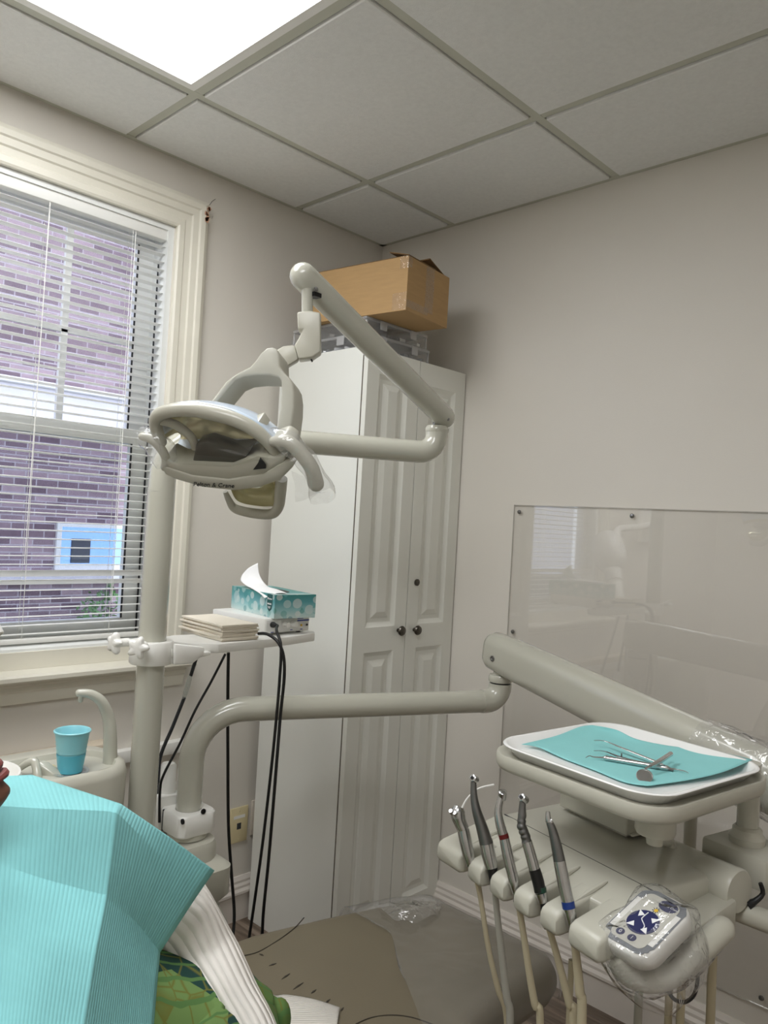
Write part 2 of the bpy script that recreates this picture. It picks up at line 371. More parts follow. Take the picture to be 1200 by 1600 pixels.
    def rings(self, rings, close0=True, close1=True, mi=0, uvs=False):
        """loft through equal-length closed rings"""
        n = len(rings[0]); vs = [p for r in rings for p in r]; fs = []
        for i in range(len(rings)-1):
            for k in range(n): fs.append((i*n+k, i*n+(k+1) % n, (i+1)*n+(k+1) % n, (i+1)*n+k))
        if close0: fs.append(tuple(range(n))[::-1])
        if close1: fs.append(tuple((len(rings)-1)*n+k for k in range(n)))
        return self.add(vs, fs, None, mi)
    def build(self, name, mats, parent=None, smooth=True, angle=.7, solid=0, recalc=True):
        mats = mats if isinstance(mats, (list, tuple)) else [mats]
        off = V((0, 0, 0)); q = parent
        while q is not None: off += q.location; q = q.parent
        me = bpy.data.meshes.new(name); me.from_pydata([tuple(v-off) for v in self.v], [], self.f)
        for m in mats: me.materials.append(M[m] if isinstance(m, str) else m)
        for i, p in enumerate(me.polygons): p.material_index = self.mi[i]
        if self.uv:
            ul = me.uv_layers.new(name='UVMap')
            for i, p in enumerate(me.polygons):
                if i in self.uv:
                    for k, li in enumerate(p.loop_indices): ul.data[li].uv = self.uv[i][k][:2]
        if recalc:
            bm = bmesh.new(); bm.from_mesh(me); bmesh.ops.recalc_face_normals(bm, faces=bm.faces[:]); bm.to_mesh(me); bm.free()
        if smooth:
            for p in me.polygons: p.use_smooth = True
            if angle: me.set_sharp_from_angle(angle=angle)
        me.update()
        o = bpy.data.objects.new(name, me); COL.objects.link(o)
        if parent is not None: o.parent = parent
        if solid:
            md = o.modifiers.new('thickness', 'SOLIDIFY'); md.thickness = solid; md.offset = 0
        return o

def tag(o, label=None, cat=None, group=None, kind=None):
    if label: o['label'] = label
    if cat: o['category'] = cat
    if group: o['group'] = group
    if kind: o['kind'] = kind
    return o
def thing(name, label, cat, loc=(0, 0, 0), group=None, kind=None):
    o = bpy.data.objects.new(name, None); COL.objects.link(o); o.location = V(loc); o.empty_display_size = .05
    return tag(o, label, cat, group, kind)
def share(o, loc=None, rot=None, parent=None, name=None):
    c = o.copy(); COL.objects.link(c); c.parent = parent if parent is not None else o.parent
    if loc is not None: c.location = V(loc)
    if rot is not None: c.rotation_euler = rot
    return c
def rrect(w, h, r, n=5):
    """rounded rectangle outline centred on 0 in 2-D, same number of points whatever the size"""
    r = max(min(r, w/2-1e-4, h/2-1e-4), 1e-4); out = []
    for cx, cy, a0 in ((w/2-r, h/2-r, 0), (-w/2+r, h/2-r, PI/2), (-w/2+r, -h/2+r, PI), (w/2-r, -h/2+r, 3*PI/2)):
        for k in range(n+1):
            a = a0+PI/2*k/n; out.append((cx+r*math.cos(a), cy+r*math.sin(a)))
    return out
def frame(o, ax, ay, az=None):
    ax = V(ax).normalized(); ay = V(ay); ay = (ay-ax*ay.dot(ax)).normalized(); az = ax.cross(ay) if az is None else V(az)
    return Matrix(((ax.x, ay.x, az.x, o[0]), (ax.y, ay.y, az.y, o[1]), (ax.z, ay.z, az.z, o[2]), (0, 0, 0, 1)))
def text(name, body, fr, size, m, parent, shear=0, depth=.0003, align='CENTER'):
    cu = bpy.data.curves.new(name, 'FONT'); cu.body = body; cu.size = size; cu.extrude = depth; cu.align_x = align; cu.align_y = 'CENTER'; cu.shear = shear; cu.resolution_u = 3
    t = bpy.data.objects.new(name, cu); COL.objects.link(t)
    dg = bpy.context.evaluated_depsgraph_get(); me = bpy.data.meshes.new_from_object(t.evaluated_get(dg))
    bpy.data.objects.remove(t); bpy.data.curves.remove(cu)
    off = V((0, 0, 0)); q = parent
    while q is not None: off += q.location; q = q.parent
    me.transform(Matrix.Translation(-off) @ fr); me.materials.clear(); me.materials.append(M[m])
    o = bpy.data.objects.new(name, me); COL.objects.link(o); o.parent = parent
    return o
# ================================================================ ROOM
H = 2.3653; GA, GB, GM = .3513, .4281, .6096
RX, RY = 3.05, -3.4
# floor: sub-floor slab and planks
fl = MB().box((-.12, RY-.12, -.12), (RX+.12, .12, -.006)).build('floor', mat('subfloor', (60, 54, 48), .9), smooth=False)
tag(fl, 'grey brown wood look plank floor', kind='structure')
first = None
PW, PL = .152, 1.22
row = 0; y = RY
while y < -.001:
    y1 = min(y+PW, 0); x = -((row*.43) % 1)*PL
    while x < RX:
        x0, x1 = max(x, 0), min(x+PL, RX)
        if x1-x0 > .02:
            if x1-x0 > PL-.001 and y1-y > PW-.001:
                if first is None:
                    first = MB().box((-PL/2+.0008, -PW/2+.0008, -.006), (PL/2-.0008, PW/2-.0008, 0), bev=.0012, seg=1).build('floor_plank', 'plank', fl, smooth=False)
                    first.location = V(((x0+x1)/2, (y+y1)/2, 0))
                else: share(first, ((x0+x1)/2, (y+y1)/2, 0))
            else:
                w_, h_ = x1-x0, y1-y
                o = MB().box((-w_/2+.0008, -h_/2+.0008, -.006), (w_/2-.0008, h_/2-.0008, 0), bev=.0012, seg=1).build('floor_plank', 'plank', fl, smooth=False)
                o.location = V(((x0+x1)/2, (y+y1)/2, 0))
        x += PL
    y += PW; row += 1

# walls
WY0, WY1, WZ0, WZ1 = -1.76, -.872, .925, 2.166      # window opening
wl = MB()
wl.box((-.12, RY-.12, -.1), (0, WY0, H+.1)); wl.box((-.12, WY1, -.1), (0, .12, H+.1))
wl.box((-.12, WY0, -.1), (0, WY1, WZ0)); wl.box((-.12, WY0, WZ1), (0, WY1, H+.1))
tag(wl.build('wall_left', 'wall', smooth=False), 'greige painted wall with the window', kind='structure')
tag(MB().box((0, 0, -.1), (RX+.12, .12, H+.1)).build('wall_back', 'wall', smooth=False), 'greige painted wall behind the acrylic sheet', kind='structure')
tag(MB().box((RX, RY-.12, -.1), (RX+.12, 0, H+.1)).build('wall_right', 'wall', smooth=False), 'greige painted wall', kind='structure')
tag(MB().box((0, RY-.12, -.1), (RX, RY, H+.1)).build('wall_front', 'wall', smooth=False), 'greige painted wall', kind='structure')

# ceiling: slab, tee grid, tiles
ce = MB().box((0, RY, H+.03), (RX, 0, H+.1)).build('ceiling', 'ceil', smooth=False)
tag(ce, 'suspended ceiling with square white tiles in a beige grid', kind='structure')
xs = [GA+k*GM for k in range(0, 5) if GA+k*GM < RX]; ys = [-GB-k*GM for k in range(0, 5) if -GB-k*GM > RY]
TW = .012
for x in xs: MB().box((x-TW, RY+.02, H), (x+TW, -.02, H+.03)).build('grid_tee', 'tee', ce, smooth=False)
xb = [0]+xs+[RX]; yb = [0]+ys+[RY]
for y in ys:
    for i in range(len(xb)-1):
        a = xb[i]+(TW if i else .02); b = xb[i+1]-(TW if i < len(xb)-2 else .02)
        if (i, ys.index(y)) in ((1, 2), (3, 3)): continue
        MB().box((a, y-TW, H+.0003), (b, y+TW, H+.03)).build('grid_tee', 'tee', ce, smooth=False)
for lo, hi in (((0, RY, H-.001), (.02, 0, H+.03)), ((0, -.02, H-.001), (RX, 0, H+.03)), ((RX-.02, RY, H-.001), (RX, 0, H+.03)), ((0, RY, H-.001), (RX, RY+.02, H+.03))):
    MB().box(lo, hi).build('wall_angle', 'tee', ce, smooth=False)
LIGHT_CELL = [(1, 2), (1, 3), (3, 3), (3, 4)]
tilecache = {}
for i in range(len(xb)-1):
    for j in range(len(yb)-1):
        if (i, j) in LIGHT_CELL: continue
        a = xb[i]+(TW+.003 if i else .022); b = xb[i+1]-(TW+.003 if i < len(xb)-2 else .022)
        c = yb[j+1]+(TW+.003 if j < len(yb)-2 else .022); d = yb[j]-(TW+.003 if j else .022)
        key = (round(b-a, 4), round(d-c, 4))
        if key not in tilecache:
            tilecache[key] = MB().box((-(b-a)/2, -(d-c)/2, -.006), ((b-a)/2, (d-c)/2, .025), bev=.0025, seg=1).build('ceiling_tile', 'ceil', ce, smooth=False)
            tilecache[key].location = ((a+b)/2, (c+d)/2, H)
        else: share(tilecache[key], ((a+b)/2, (c+d)/2, H))
# recessed light panels
def light_panel(i, j0, j1, label):
    lx0, lx1 = xb[i]+TW+.002, xb[i+1]-TW-.002
    ly1, ly0 = yb[j0]-TW-.002, yb[j1+1]+TW+.002
    t = thing('ceiling_light', label, 'ceiling light', ((lx0+lx1)/2, (ly0+ly1)/2, H-.002), group='flat ceiling light panels')
    fw = .022; m_ = MB()
    m_.box((lx0, ly0, H-.002), (lx0+fw, ly1, H+.028)); m_.box((lx1-fw, ly0, H-.002), (lx1, ly1, H+.028))
    m_.box((lx0+fw, ly0, H-.002), (lx1-fw, ly0+fw, H+.028)); m_.box((lx0+fw, ly1-fw, H-.002), (lx1-fw, ly1, H+.028))
    m_.build('frame', 'white', t, smooth=False)
    MB().box((lx0+fw, ly0+fw, H+.002), (lx1-fw, ly1-fw, H+.02)).build('diffuser', 'panel', t, smooth=False)
light_panel(1, 2, 3, 'glowing flat LED panel in the ceiling near the window')
light_panel(3, 3, 4, 'added unseen LED panel in the ceiling over the middle of the room')  # unseen panel, added to brighten the cabinet doors and the console

# baseboards (moulded profile swept along the wall)
def sweep(prof, p0, p1, outdir, name, m, parent=None, kind=None, label=None):
    p0, p1, od = V(p0), V(p1), V(outdir)
    r = [[p+od*a+V((0, 0, b)) for a, b in prof] for p in (p0, p1)]
    o = MB().rings(r).build(name, m, parent, angle=.4)
    if kind: tag(o, label, kind=kind)
    return o
BP = [(0, 0), (.014, 0), (.014, .082), (.022, .088), (.022, .096), (.016, .104), (.016, .112), (.011, .12), (.011, .128), (.004, .14), (0, .14)]
sweep(BP, (0, 0, 0), (RX, 0, 0), (0, -1, 0), 'baseboard_back', 'trimw', kind='structure', label='white moulded baseboard under the acrylic sheet')
sweep(BP, (0, RY, 0), (0, 0, 0), (1, 0, 0), 'baseboard_left', 'trimw', kind='structure', label='white moulded baseboard under the window wall')

# window casing
tr = thing('trim_1', 'cream moulded window casing with stool and apron', None, (0, -.82, WZ0), kind='structure')
CW = .098
CP = [(0, .0), (0, .012), (.006, .016), (.022, .016), (.026, .012), (.044, .014), (.048, .019), (.066, .021), (.07, .026), (.084, .028), (.092, .024), (.098, .02), (.098, 0)]
def casing(pts_in, pts_out):     # profile runs from inner (a=0) to outer edge (a=CW)
    rings = []
    for pi, po in zip(pts_in, pts_out):
        pi, po = V(pi), V(po); rings.append([pi.lerp(po, a/CW)+V((b, 0, 0)) for a, b in CP])
    return rings
yi, yo = WY1+.002, WY1+.002+CW; zi, zo = WZ1-.002, WZ1-.002+CW; yl, ylo = WY0-.002, WY0-.002-CW; zb = .885
MB().rings(casing([(0, yi, zb), (0, yi, zi)], [(0, yo, zb), (0, yo, zo)])).build('side_casing', 'trim', tr, angle=.35)
MB().rings(casing([(0, yl, zb), (0, yl, zi)], [(0, ylo, zb), (0, ylo, zo)])).build('side_casing', 'trim', tr, angle=.35)
MB().rings(casing([(0, yl, zi), (0, yi, zi)], [(0, ylo, zo), (0, yo, zo)])).build('head_casing', 'trim', tr, angle=.35)
SP = [(0, 0), (.056, .0), (.062, .006), (.062, .016), (.056, .022), (0, .026)]
sweep([(a, b-.013) for a, b in SP], (-.0, ylo-.03, .872), (0, yo+.028, .872), (1, 0, 0), 'window_stool', 'trim', tr)
AP = [(0, -.0), (.012, 0), (.016, .012), (.018, .03), (.024, .036), (.024, .046), (.032, .052), (.034, .06), (0, .062)]
sweep(AP, (0, ylo-.012, .797), (0, yo+.012, .797), (1, 0, 0), 'window_apron', 'trim', tr)
# chipped paint at the casing corner and a hairline crack
rr = random.Random(3)
cor = V((.029, yo-.012, zo-.03))
chip = MB()
for k in range(9):
    c = cor+V((0, rr.uniform(-.008, .010), rr.uniform(-.028, .012))); n_ = 6
    chip.prism([c+V((0, rr.uniform(.5, 1)*.007*math.cos(2*PI*i/n_), rr.uniform(.5, 1)*.009*math.sin(2*PI*i/n_))) for i in range(n_)], (.0012, 0, 0))
tag(chip.build('paint_chip', mat('bare_plaster', (206, 160, 132), .9, var=.15, vscale=120), tr, smooth=False), 'chipped paint showing bare plaster')
MB().tube([(.0006, yo-.002, zo-.004), (.0006, yo+.012, zo+.004), (.0006, yo+.020, zo+.018), (.0006, yo+.032, zo+.030)], .0007, n=5, smooth=2).build('wall_crack', 'gasket', tr)

# window unit: jambs, two sashes, panes, muntins
wn = thing('window_1', 'white double hung window with muntins behind the blind', None, (-.06, (WY0+WY1)/2, WZ0), kind='structure')
jb = MB()
jb.box((-.119, WY1-.018, WZ0), (-.002, WY1, WZ1)); jb.box((-.119, WY0, WZ0), (-.002, WY0+.018, WZ1))
jb.box((-.119, WY0+.018, WZ1-.018), (-.002, WY1-.018, WZ1)); jb.build('jamb', 'vinyl', wn, smooth=False)
sl = MB(); sl.prism([(-.119, WY0+.018, WZ0), (-.002, WY0+.018, WZ0), (-.002, WY0+.018, WZ0+.012), (-.05, WY0+.018, WZ0+.03), (-.119, WY0+.018, WZ0+.03)], (0, WY1-WY0-.036, 0))
sl.build('sill', 'vinyl', wn, smooth=False)
MB().box((-.004, WY0, .885), (.006, WY1, .93)).build('sill_board', 'trim', wn, smooth=False)
gy0, gy1 = WY0+.018, WY1-.018
def sash(x0, x1, z0, z1, stile, name):
    s = MB(); s.box((x0, gy1-stile, z0), (x1, gy1, z1)); s.box((x0, gy0, z0), (x1, gy0+stile, z1))
    s.box((x0, gy0+stile, z0), (x1, gy1-stile, z0+.045)); s.box((x0, gy0+stile, z1-.04), (x1, gy1-stile, z1))
    return s.build(name, 'vinyl', wn, smooth=False)
MR = 1.53
su = sash(-.105, -.08, MR-.02, WZ1-.02, .05, 'upper_sash')
sb = sash(-.075, -.05, WZ0+.03, MR+.02, .05, 'lower_sash')
a, b = gy0+.05, gy1-.05
MB().box((-.094, a, MR+.025), (-.09, b, WZ1-.06)).build('pane', 'haze', su, smooth=False)
MB().box((-.064, a, WZ0+.075), (-.06, b, MR-.02)).build('pane', 'glass', sb, smooth=False)
for k in (1, 2):
    yy = -1.143 - (k-1)*.3
    MB().box((-.1, yy-.009, MR+.025), (-.086, yy+.009, WZ1-.06)).build('muntin', 'vinyl', su, smooth=False)
for zz in (1.81,): MB().box((-.1, a, zz-.008), (-.086, b, zz+.008)).build('muntin', 'vinyl', su, smooth=False)
for z0, z1, x0 in ((MR+.02, WZ1-.06, -.079), (WZ0+.075, MR-.02, -.049)):
    MB().box((x0-.001, gy1-.054, z0), (x0+.0015, gy1-.049, z1)).build('glazing_gasket', 'gasket', wn, smooth=False)
MB().box((-.049, gy1-.004, WZ0+.03), (-.046, gy1-.0002, WZ1-.1)).build('sash_track', 'gasket', wn, smooth=False)
MB().box((-.112, a, WZ0+.05), (-.111, b, MR-.01)).build('insect_screen', 'screen', wn, smooth=False)

# venetian blind
vb = thing('venetian_blind', 'white horizontal slat blind lowered inside the window', 'blind', (-.026, (WY0+WY1)/2, 2.13))
by0, by1 = WY0+.01, WY1-.008
MB().box((-.044, by0, 2.118), (-.008, by1, 2.160), bev=.003).build('headrail', 'slat', vb)
prof = []
for k in range(7):
    a_ = -1+2*k/6; prof.append((a_*.0125, .0022*(1-a_*a_)))
def slatmesh():
    m = MB(); top = prof; bot = [(x, z-.0007) for x, z in prof][::-1]; ring = top+bot
    m.rings([[V((x, y, z)) for x, z in ring] for y in (by0+.004-(by0+by1)/2, by1-.004-(by0+by1)/2)])
    return m
nsl = 50; ztop, zbot = 2.10, .972; s0 = None
m0 = slatmesh(); m0.v = [v+vb.location for v in m0.v]
for k in range(nsl):
    z = ztop+(zbot-ztop)*k/(nsl-1)
    tilt = math.radians(5)+rr.uniform(-.03, .03)
    if abs(z-1.122) < .034: tilt = math.radians((42, 38, 46, 35, 40)[k % 5])
    if s0 is None: s0 = m0.build('slat', 'slat', vb, angle=.5); s0.location = V((0, 0, z-vb.location.z)); s0.rotation_euler = (rr.uniform(-.001, .001), -tilt, 0)
    else: share(s0, (0, 0, z-vb.location.z), (rr.uniform(-.0012, .0012), -tilt, 0))
MB().box((-.040, by0+.004, .948), (-.012, by1-.004, .962), bev=.003).build('bottom_rail', 'slat', vb)
for yy in (-1.235, -.995, -1.62):
    for xx in (-.0385, -.0135):
        MB().tube([(xx, yy, 2.12), (xx, yy, .955)], .0007, n=5, smooth=1).build('ladder_cord', 'slat', vb)
MB().tube([(-.008, -1.235, 2.115), (-.005, -1.24, 1.6), (-.005, -1.243, 1.16)], .0011, n=5, smooth=3).build('lift_cord', 'slat', vb)
MB().tube([(-.008, -.99, 2.115), (-.005, -.993, 1.6), (-.005, -.995, 1.05)], .0011, n=5, smooth=3).build('lift_cord', 'slat', vb)

# ---------------------------------------------------------------- outside
bd = thing('neighboring_building', 'brick house wall seen through the window slats', 'building', (-6.1, 1.5, -.6))
MB().box((-6.3, -4, -.6), (-6.0, 8, 6.0)).build('brick_wall', 'brick', bd, smooth=False)
MB().box((-6.0, -4, 2.12), (-5.93, 8, 2.50), bev=.01).build('band_course', mat('painted_band', (236, 236, 244), .6), bd, smooth=False)
MB().box((-5.99, -4, 2.5), (-5.86, 8, 2.56), bev=.01).build('gutter', 'vinyl', bd, smooth=False)
wz0, wz1, wy0, wy1 = .70, 1.10, 1.45, 2.3
f_ = MB(); f_.box((-6.0, wy0-.05, wz0-.05), (-5.96, wy0, wz1+.05)); f_.box((-6.0, wy1, wz0-.05), (-5.96, wy1+.05, wz1+.05)); f_.box((-6.0, wy0, wz1), (-5.96, wy1, wz1+.05)); f_.box((-6.0, wy0, wz0-.05), (-5.96, wy1, wz0))
fw_ = f_.build('window_frame', 'vinyl', bd, smooth=False)
MB().box((-6.0, wy0, wz0), (-5.985, wy1, wz1)).build('window_pane', mat('sky_reflecting_glass', (150, 190, 245), .08, metal=.9, var=.03), fw_, smooth=False)
MB().box((-5.985, wy0+.12, wz0+.02), (-5.97, wy0+.32, wz1-.12)).build('window_vent', mat('dark_vent', (70, 76, 88), .6), fw_, smooth=False)
MB().box((-6.0, -4, .55), (-5.9, 8, .63)).build('stone_sill', mat('stone_sill', (214, 212, 220), .7), bd, smooth=False)
tag(MB().box((-30, -30, -.75), (-.125, 30, -.6)).build('ground', mat('ground_outside', (110, 112, 100), .9, var=.2, vscale=3), smooth=False), 'paved ground outside the window', kind='structure')
sh = thing('shrub', 'small green shrub against the brick house outside', 'shrub', (-5.4, 1.75, -.6))
lv = MB(); r2 = random.Random(5)
for k in range(420):
    a_, e_ = r2.uniform(0, 2*PI), r2.uniform(-1, 1); rad = .34*r2.uniform(.5, 1)
    c = V((-5.4+rad*.8*math.cos(a_)*math.sqrt(1-e_*e_), 1.75+rad*math.sin(a_)*math.sqrt(1-e_*e_), .2+rad*1.1*e_))
    d1 = V((r2.uniform(-1, 1), r2.uniform(-1, 1), r2.uniform(-1, 1))).normalized()*.035; d2 = d1.orthogonal().normalized()*.014
    lv.add([c-d1, c+d2, c+d1, c-d2], [(0, 1, 2, 3)])
tag(lv.build('foliage', mat('shrub_leaf', (96, 140, 84), .6, var=.3, vscale=8), sh, smooth=False, recalc=False), kind='stuff')
MB().tube([(-5.4, 1.75, -.6), (-5.41, 1.76, -.2), (-5.4, 1.75, .2)], [.03, .025, .015], n=8).build('stem', mat('bark', (90, 74, 60), .9), sh)

# ---------------------------------------------------------------- acrylic sheet on the back wall
ag = thing('wall_guard', 'clear acrylic sheet screwed to the back wall', 'wall guard', (.66, -.003, .2))
MB().box((.664, -.008, .2), (2.5, -.003, 1.402), bev=.0012, seg=1).build('acrylic_sheet', 'acrylic', ag, smooth=False)
ed = mat('acrylic_edge', (196, 192, 184), .3)
MB().box((.6632, -.0078, .2), (.6645, -.0032, 1.402)).build('polished_edge', ed, ag, smooth=False)
MB().box((.664, -.0078, 1.4012), (2.5, -.0032, 1.4024)).build('polished_edge', ed, ag, smooth=False)
MB().box((.664, -.0078, .1990), (2.5, -.0032, .2003)).build('polished_edge', ed, ag, smooth=False)
sc0 = None
for x, z in ((.685, 1.380), (1.062, 1.380), (1.46, 1.380), (1.86, 1.38), (.685, 1.004), (.685, .60), (.685, .222), (1.062, .222), (1.46, .222), (1.86, .222)):
    if sc0 is None:
        m_ = MB(); m_.lathe([(.0065, 0), (.0065, .001), (.005, .0035), (.002, .0045), (0, .0045)], ag.location, (0, -1, 0), 14)
        sc0 = m_.build('screw', 'steeld', ag); sc0.location = V((x, -.0082, z))-ag.location
    else: share(sc0, V((x, -.0082, z))-ag.location)

# ---------------------------------------------------------------- wall plates, raceway, ledge
def plate(y0, y1, z0, z1, name, label, m, jack):
    t = thing(name, label, 'wall plate', (0, (y0+y1)/2, z0))
    MB().box((.0, y0, z0), (.006, y1, z1), bev=.0022).build('cover', m, t)
    yc = (y0+y1)/2
    for z in (z0+.012, z1-.012): MB().lathe([(.0032, 0), (.0028, .0016), (0, .002)], (.006, yc, z), (1, 0, 0), 10).build('screw', m, t)
    if jack:
        MB().box((.0055, yc-.008, z0+.044), (.0066, yc+.008, z0+.064)).build('jack_opening', 'gasket', t, smooth=False)
        MB().box((.0058, yc-.022, z1-.036), (.0064, yc+.022, z1-.026)).build('paper_strip', 'white', t, smooth=False)
    else:
        MB().box((.0055, yc-.016, z0+.022), (.009, yc+.016, z1-.022), bev=.002).build('receptacle', m, t)
P1, P2 = onx(362, 1277, .006), onx(384, 1262, .006); Q1 = onx(361, 1320, .006)
plate(P1.y-.004, P1.y+.066, Q1.z, Q1.z+.115, 'data_plate', 'ivory wall plate with a phone jack beside the cabinet', 'ivory', True)
plate(P1.y+.081, P1.y+.150, Q1.z+.010, Q1.z+.125, 'outlet_plate', 'pale outlet plate half hidden by the tall cabinet', mat('almond_plate', (216, 206, 192), .4), False)
tag(MB().box((0, -2.6, .594), (.03, -.742, .630), bev=.003).build('cable_raceway', 'white'), 'white plastic cable raceway running along the wall below the window', 'raceway')
lg = MB(); lg.box((0, -2.3, .648), (.055, -1.0, .668), bev=.004); lg.box((0, -2.3, .63), (.03, -1.004, .648))
tag(lg.build('wall_ledge', 'ledge'), 'cream wooden ledge fixed to the wall behind the cuspidor', 'ledge')
# ================================================================ TALL CABINET
CX0, CX1, CY0, CY1, CZ = .0265, .4388, -.469, -.004, 1.842
cb = thing('storage_cabinet', 'tall white two door cabinet in the room corner', 'cabinet', (CX0, CY0, 0))
bx = CX1-.021
MB().box((CX0, CY0, 0), (bx, CY0+.016, CZ), bev=.0012, seg=1).build('side_panel', 'cab', cb, smooth=False)
MB().box((CX0, CY1-.016, 0), (bx, CY1, CZ), bev=.0012, seg=1).build('side_panel', 'cab', cb, smooth=False)
MB().box((CX0, CY0+.016, CZ-.016), (bx, CY1-.016, CZ)).build('top_panel', 'cab', cb, smooth=False)
MB().box((CX0, CY0+.016, .07), (CX0+.006, CY1-.016, CZ-.016)).build('back_panel', 'cab', cb, smooth=False)
MB().box((CX0+.006, CY0+.016, .09), (bx, CY1-.016, .106)).build('bottom_panel', 'cab', cb, smooth=False)
MB().box((bx-.05, CY0+.016, 0), (bx-.035, CY1-.016, .088)).build('toe_kick', 'core', cb, smooth=False)
MB().box((bx-.0, CY0+.0005, .0), (bx+.0018, CY0+.015, CZ-.001)).build('panel_edge', mat('dark_gap_edge', (104, 94, 80), .8), cb, smooth=False)
def door(y0, y1, z0, z1, panels):
    """slab with raised panels: sunken bevel, flat field, raised centre"""
    x0 = bx+.003; x1 = CX1; m = MB()
    W = lambda y, z, d: V((x1+d, y, z))
    ysn = [y0]+sorted({p for pa in panels for p in pa[:2]})+[y1]; zsn = [z0]+sorted(p for pa in panels for p in pa[2:])+[z1]
    for i in range(len(ysn)-1):
        for j in range(len(zsn)-1):
            c = ((ysn[i]+ysn[i+1])/2, (zsn[j]+zsn[j+1])/2)
            if any(pa[0] < c[0] < pa[1] and pa[2] < c[1] < pa[3] for pa in panels): continue
            m.add([W(ysn[i], zsn[j], 0), W(ysn[i+1], zsn[j], 0), W(ysn[i+1], zsn[j+1], 0), W(ysn[i], zsn[j+1], 0)], [(0, 1, 2, 3)])
    for a, b, c, d in panels:
        steps = [(0, 0), (.003, -.002), (.014, -.0085), (.026, -.0085), (.030, -.006), (.042, -.002), (.045, -.001)]
        rg = [[W(a+s, c+s, e), W(b-s, c+s, e), W(b-s, d-s, e), W(a+s, d-s, e)] for s, e in steps]
        m.rings(rg, close0=False, close1=True)
    bk = [V((x0, y0, z0)), V((x0, y1, z0)), V((x0, y1, z1)), V((x0, y0, z1))]; fr_ = [W(y0, z0, 0), W(y1, z0, 0), W(y1, z1, 0), W(y0, z1, 0)]
    m.rings([bk, fr_], close0=True, close1=False)
    bmm = bmesh.new()
    o = m.build('door', 'cabdoor', cb, smooth=False, recalc=False)
    bmm.from_mesh(o.data); bmesh.ops.remove_doubles(bmm, verts=bmm.verts[:], dist=1e-5); bmesh.ops.recalc_face_normals(bmm, faces=bmm.faces[:]); bmm.to_mesh(o.data); bmm.free()
    return o
ym = (CY0+CY1)/2; g = .0015
zs = .075
def knob(d, y, z):
    MB().lathe([(.006, 0), (.006, .008), (.008, .010), (.0145, .014), (.0155, .018), (.013, .0225), (.006, .0245), (0, .025)], (CX1, y, z), (1, 0, 0), 20).build('knob', 'pewter', d)
KZ = ony(0, 0, 0) if False else None
dl = door(CY0+.002, ym-g, zs, CZ-.004, [(CY0+.052, ym-.052, zs+.055, .93), (CY0+.052, ym-.052, 1.005, CZ-.075)])
dr = door(ym+g, CY1-.001, zs, CZ-.004, [(ym+.052, CY1-.05, zs+.055, .93), (ym+.052, CY1-.05, 1.005, CZ-.075)])
k1 = onx(629, 986, CX1+.02); k2 = onx(654, 985, CX1+.02); k3 = onx(651, 910, CX1)
knob(dl, k1.y, k1.z); knob(dr, k2.y, k2.z)
MB().lathe([(.011, 0), (.011, .004), (.008, .006), (.004, .006), (0, .005)], (CX1, k3.y, k3.z), (1, 0, 0), 18).build('lock', 'pewter', dr)

# ---------------------------------------------------------------- organizer cases on the cabinet
def orgcase(z0, x0, x1, y0, y1, h, label, seed):
    t = thing('organizer_case', label, 'plastic case', ((x0+x1)/2, (y0+y1)/2, z0), group='clear organizer cases on the cabinet')
    r = random.Random(seed)
    s = MB(); s.box((x0, y0, z0), (x1, y1, z0+.0025)); e = .0025
    for lo, hi in (((x0, y0), (x1, y0+e)), ((x0, y1-e), (x1, y1)), ((x0, y0+e), (x0+e, y1-e)), ((x1-e, y0+e), (x1, y1-e))): s.box((*lo, z0+.0025), (*hi, z0+h-.008))
    s.build('tub', 'case', t, smooth=False)
    for px_, py_ in ((x0, y0), (x1, y0), (x1, y1), (x0, y1)): MB().lathe([(.0035, 0), (.0035, h-.012)], (px_, py_, z0+.001), (0, 0, 1), 8).build('corner_rib', 'frost', t)
    MB().box((x0-.004, y0-.004, z0+h-.010), (x1+.004, y1+.004, z0+h), bev=.003).build('lid', 'frost', t)
    for k in range(1, 6):
        yy = y0+(y1-y0)*k/6; MB().box((x0+e, yy-.001, z0+.003), (x1-e, yy+.001, z0+h-.012)).build('divider', 'case', t, smooth=False)
    for k in range(1, 3):
        xx = x0+(x1-x0)*k/3; MB().box((xx-.001, y0+e, z0+.003), (xx+.001, y1-e, z0+h-.012)).build('divider', 'case', t, smooth=False)
    for yy in (y0+(y1-y0)*.25, y0+(y1-y0)*.75): MB().box((x1+.004, yy-.014, z0+h*.35), (x1+.008, yy+.014, z0+h-.003), bev=.0015).build('latch', 'frost', t)
    for xx in (x0+(x1-x0)*.3, x0+(x1-x0)*.7): MB().box((xx-.016, y0-.008, z0+h*.35), (xx+.016, y0-.004, z0+h-.003), bev=.0015).build('latch', 'frost', t)
    cols = ['steel', 'steeld', 'white', 'greyp']
    c = MB()
    for k in range(80):
        s_ = r.uniform(.004, .009); px, py = r.uniform(x0+.012, x1-.012), r.uniform(y0+.012, y1-.012); a_ = r.uniform(0, PI)
        c.box((-s_*1.6, -s_, 0), (s_*1.6, s_, s_*1.4), frame((px, py, z0+.004+r.uniform(0, .006)), (math.cos(a_), math.sin(a_), r.uniform(-.3, .3)), (-math.sin(a_), math.cos(a_), 0)), mi=k % 4)
    o = c.build('small_parts', cols, t, smooth=False); tag(o, kind='stuff')
orgcase(CZ+.0005, .06, .405, -.452, -.165, .048, 'lower clear organizer case standing on the tall cabinet', 1)
orgcase(CZ+.049, .062, .402, -.448, -.175, .047, 'upper clear organizer case under the cardboard box', 2)
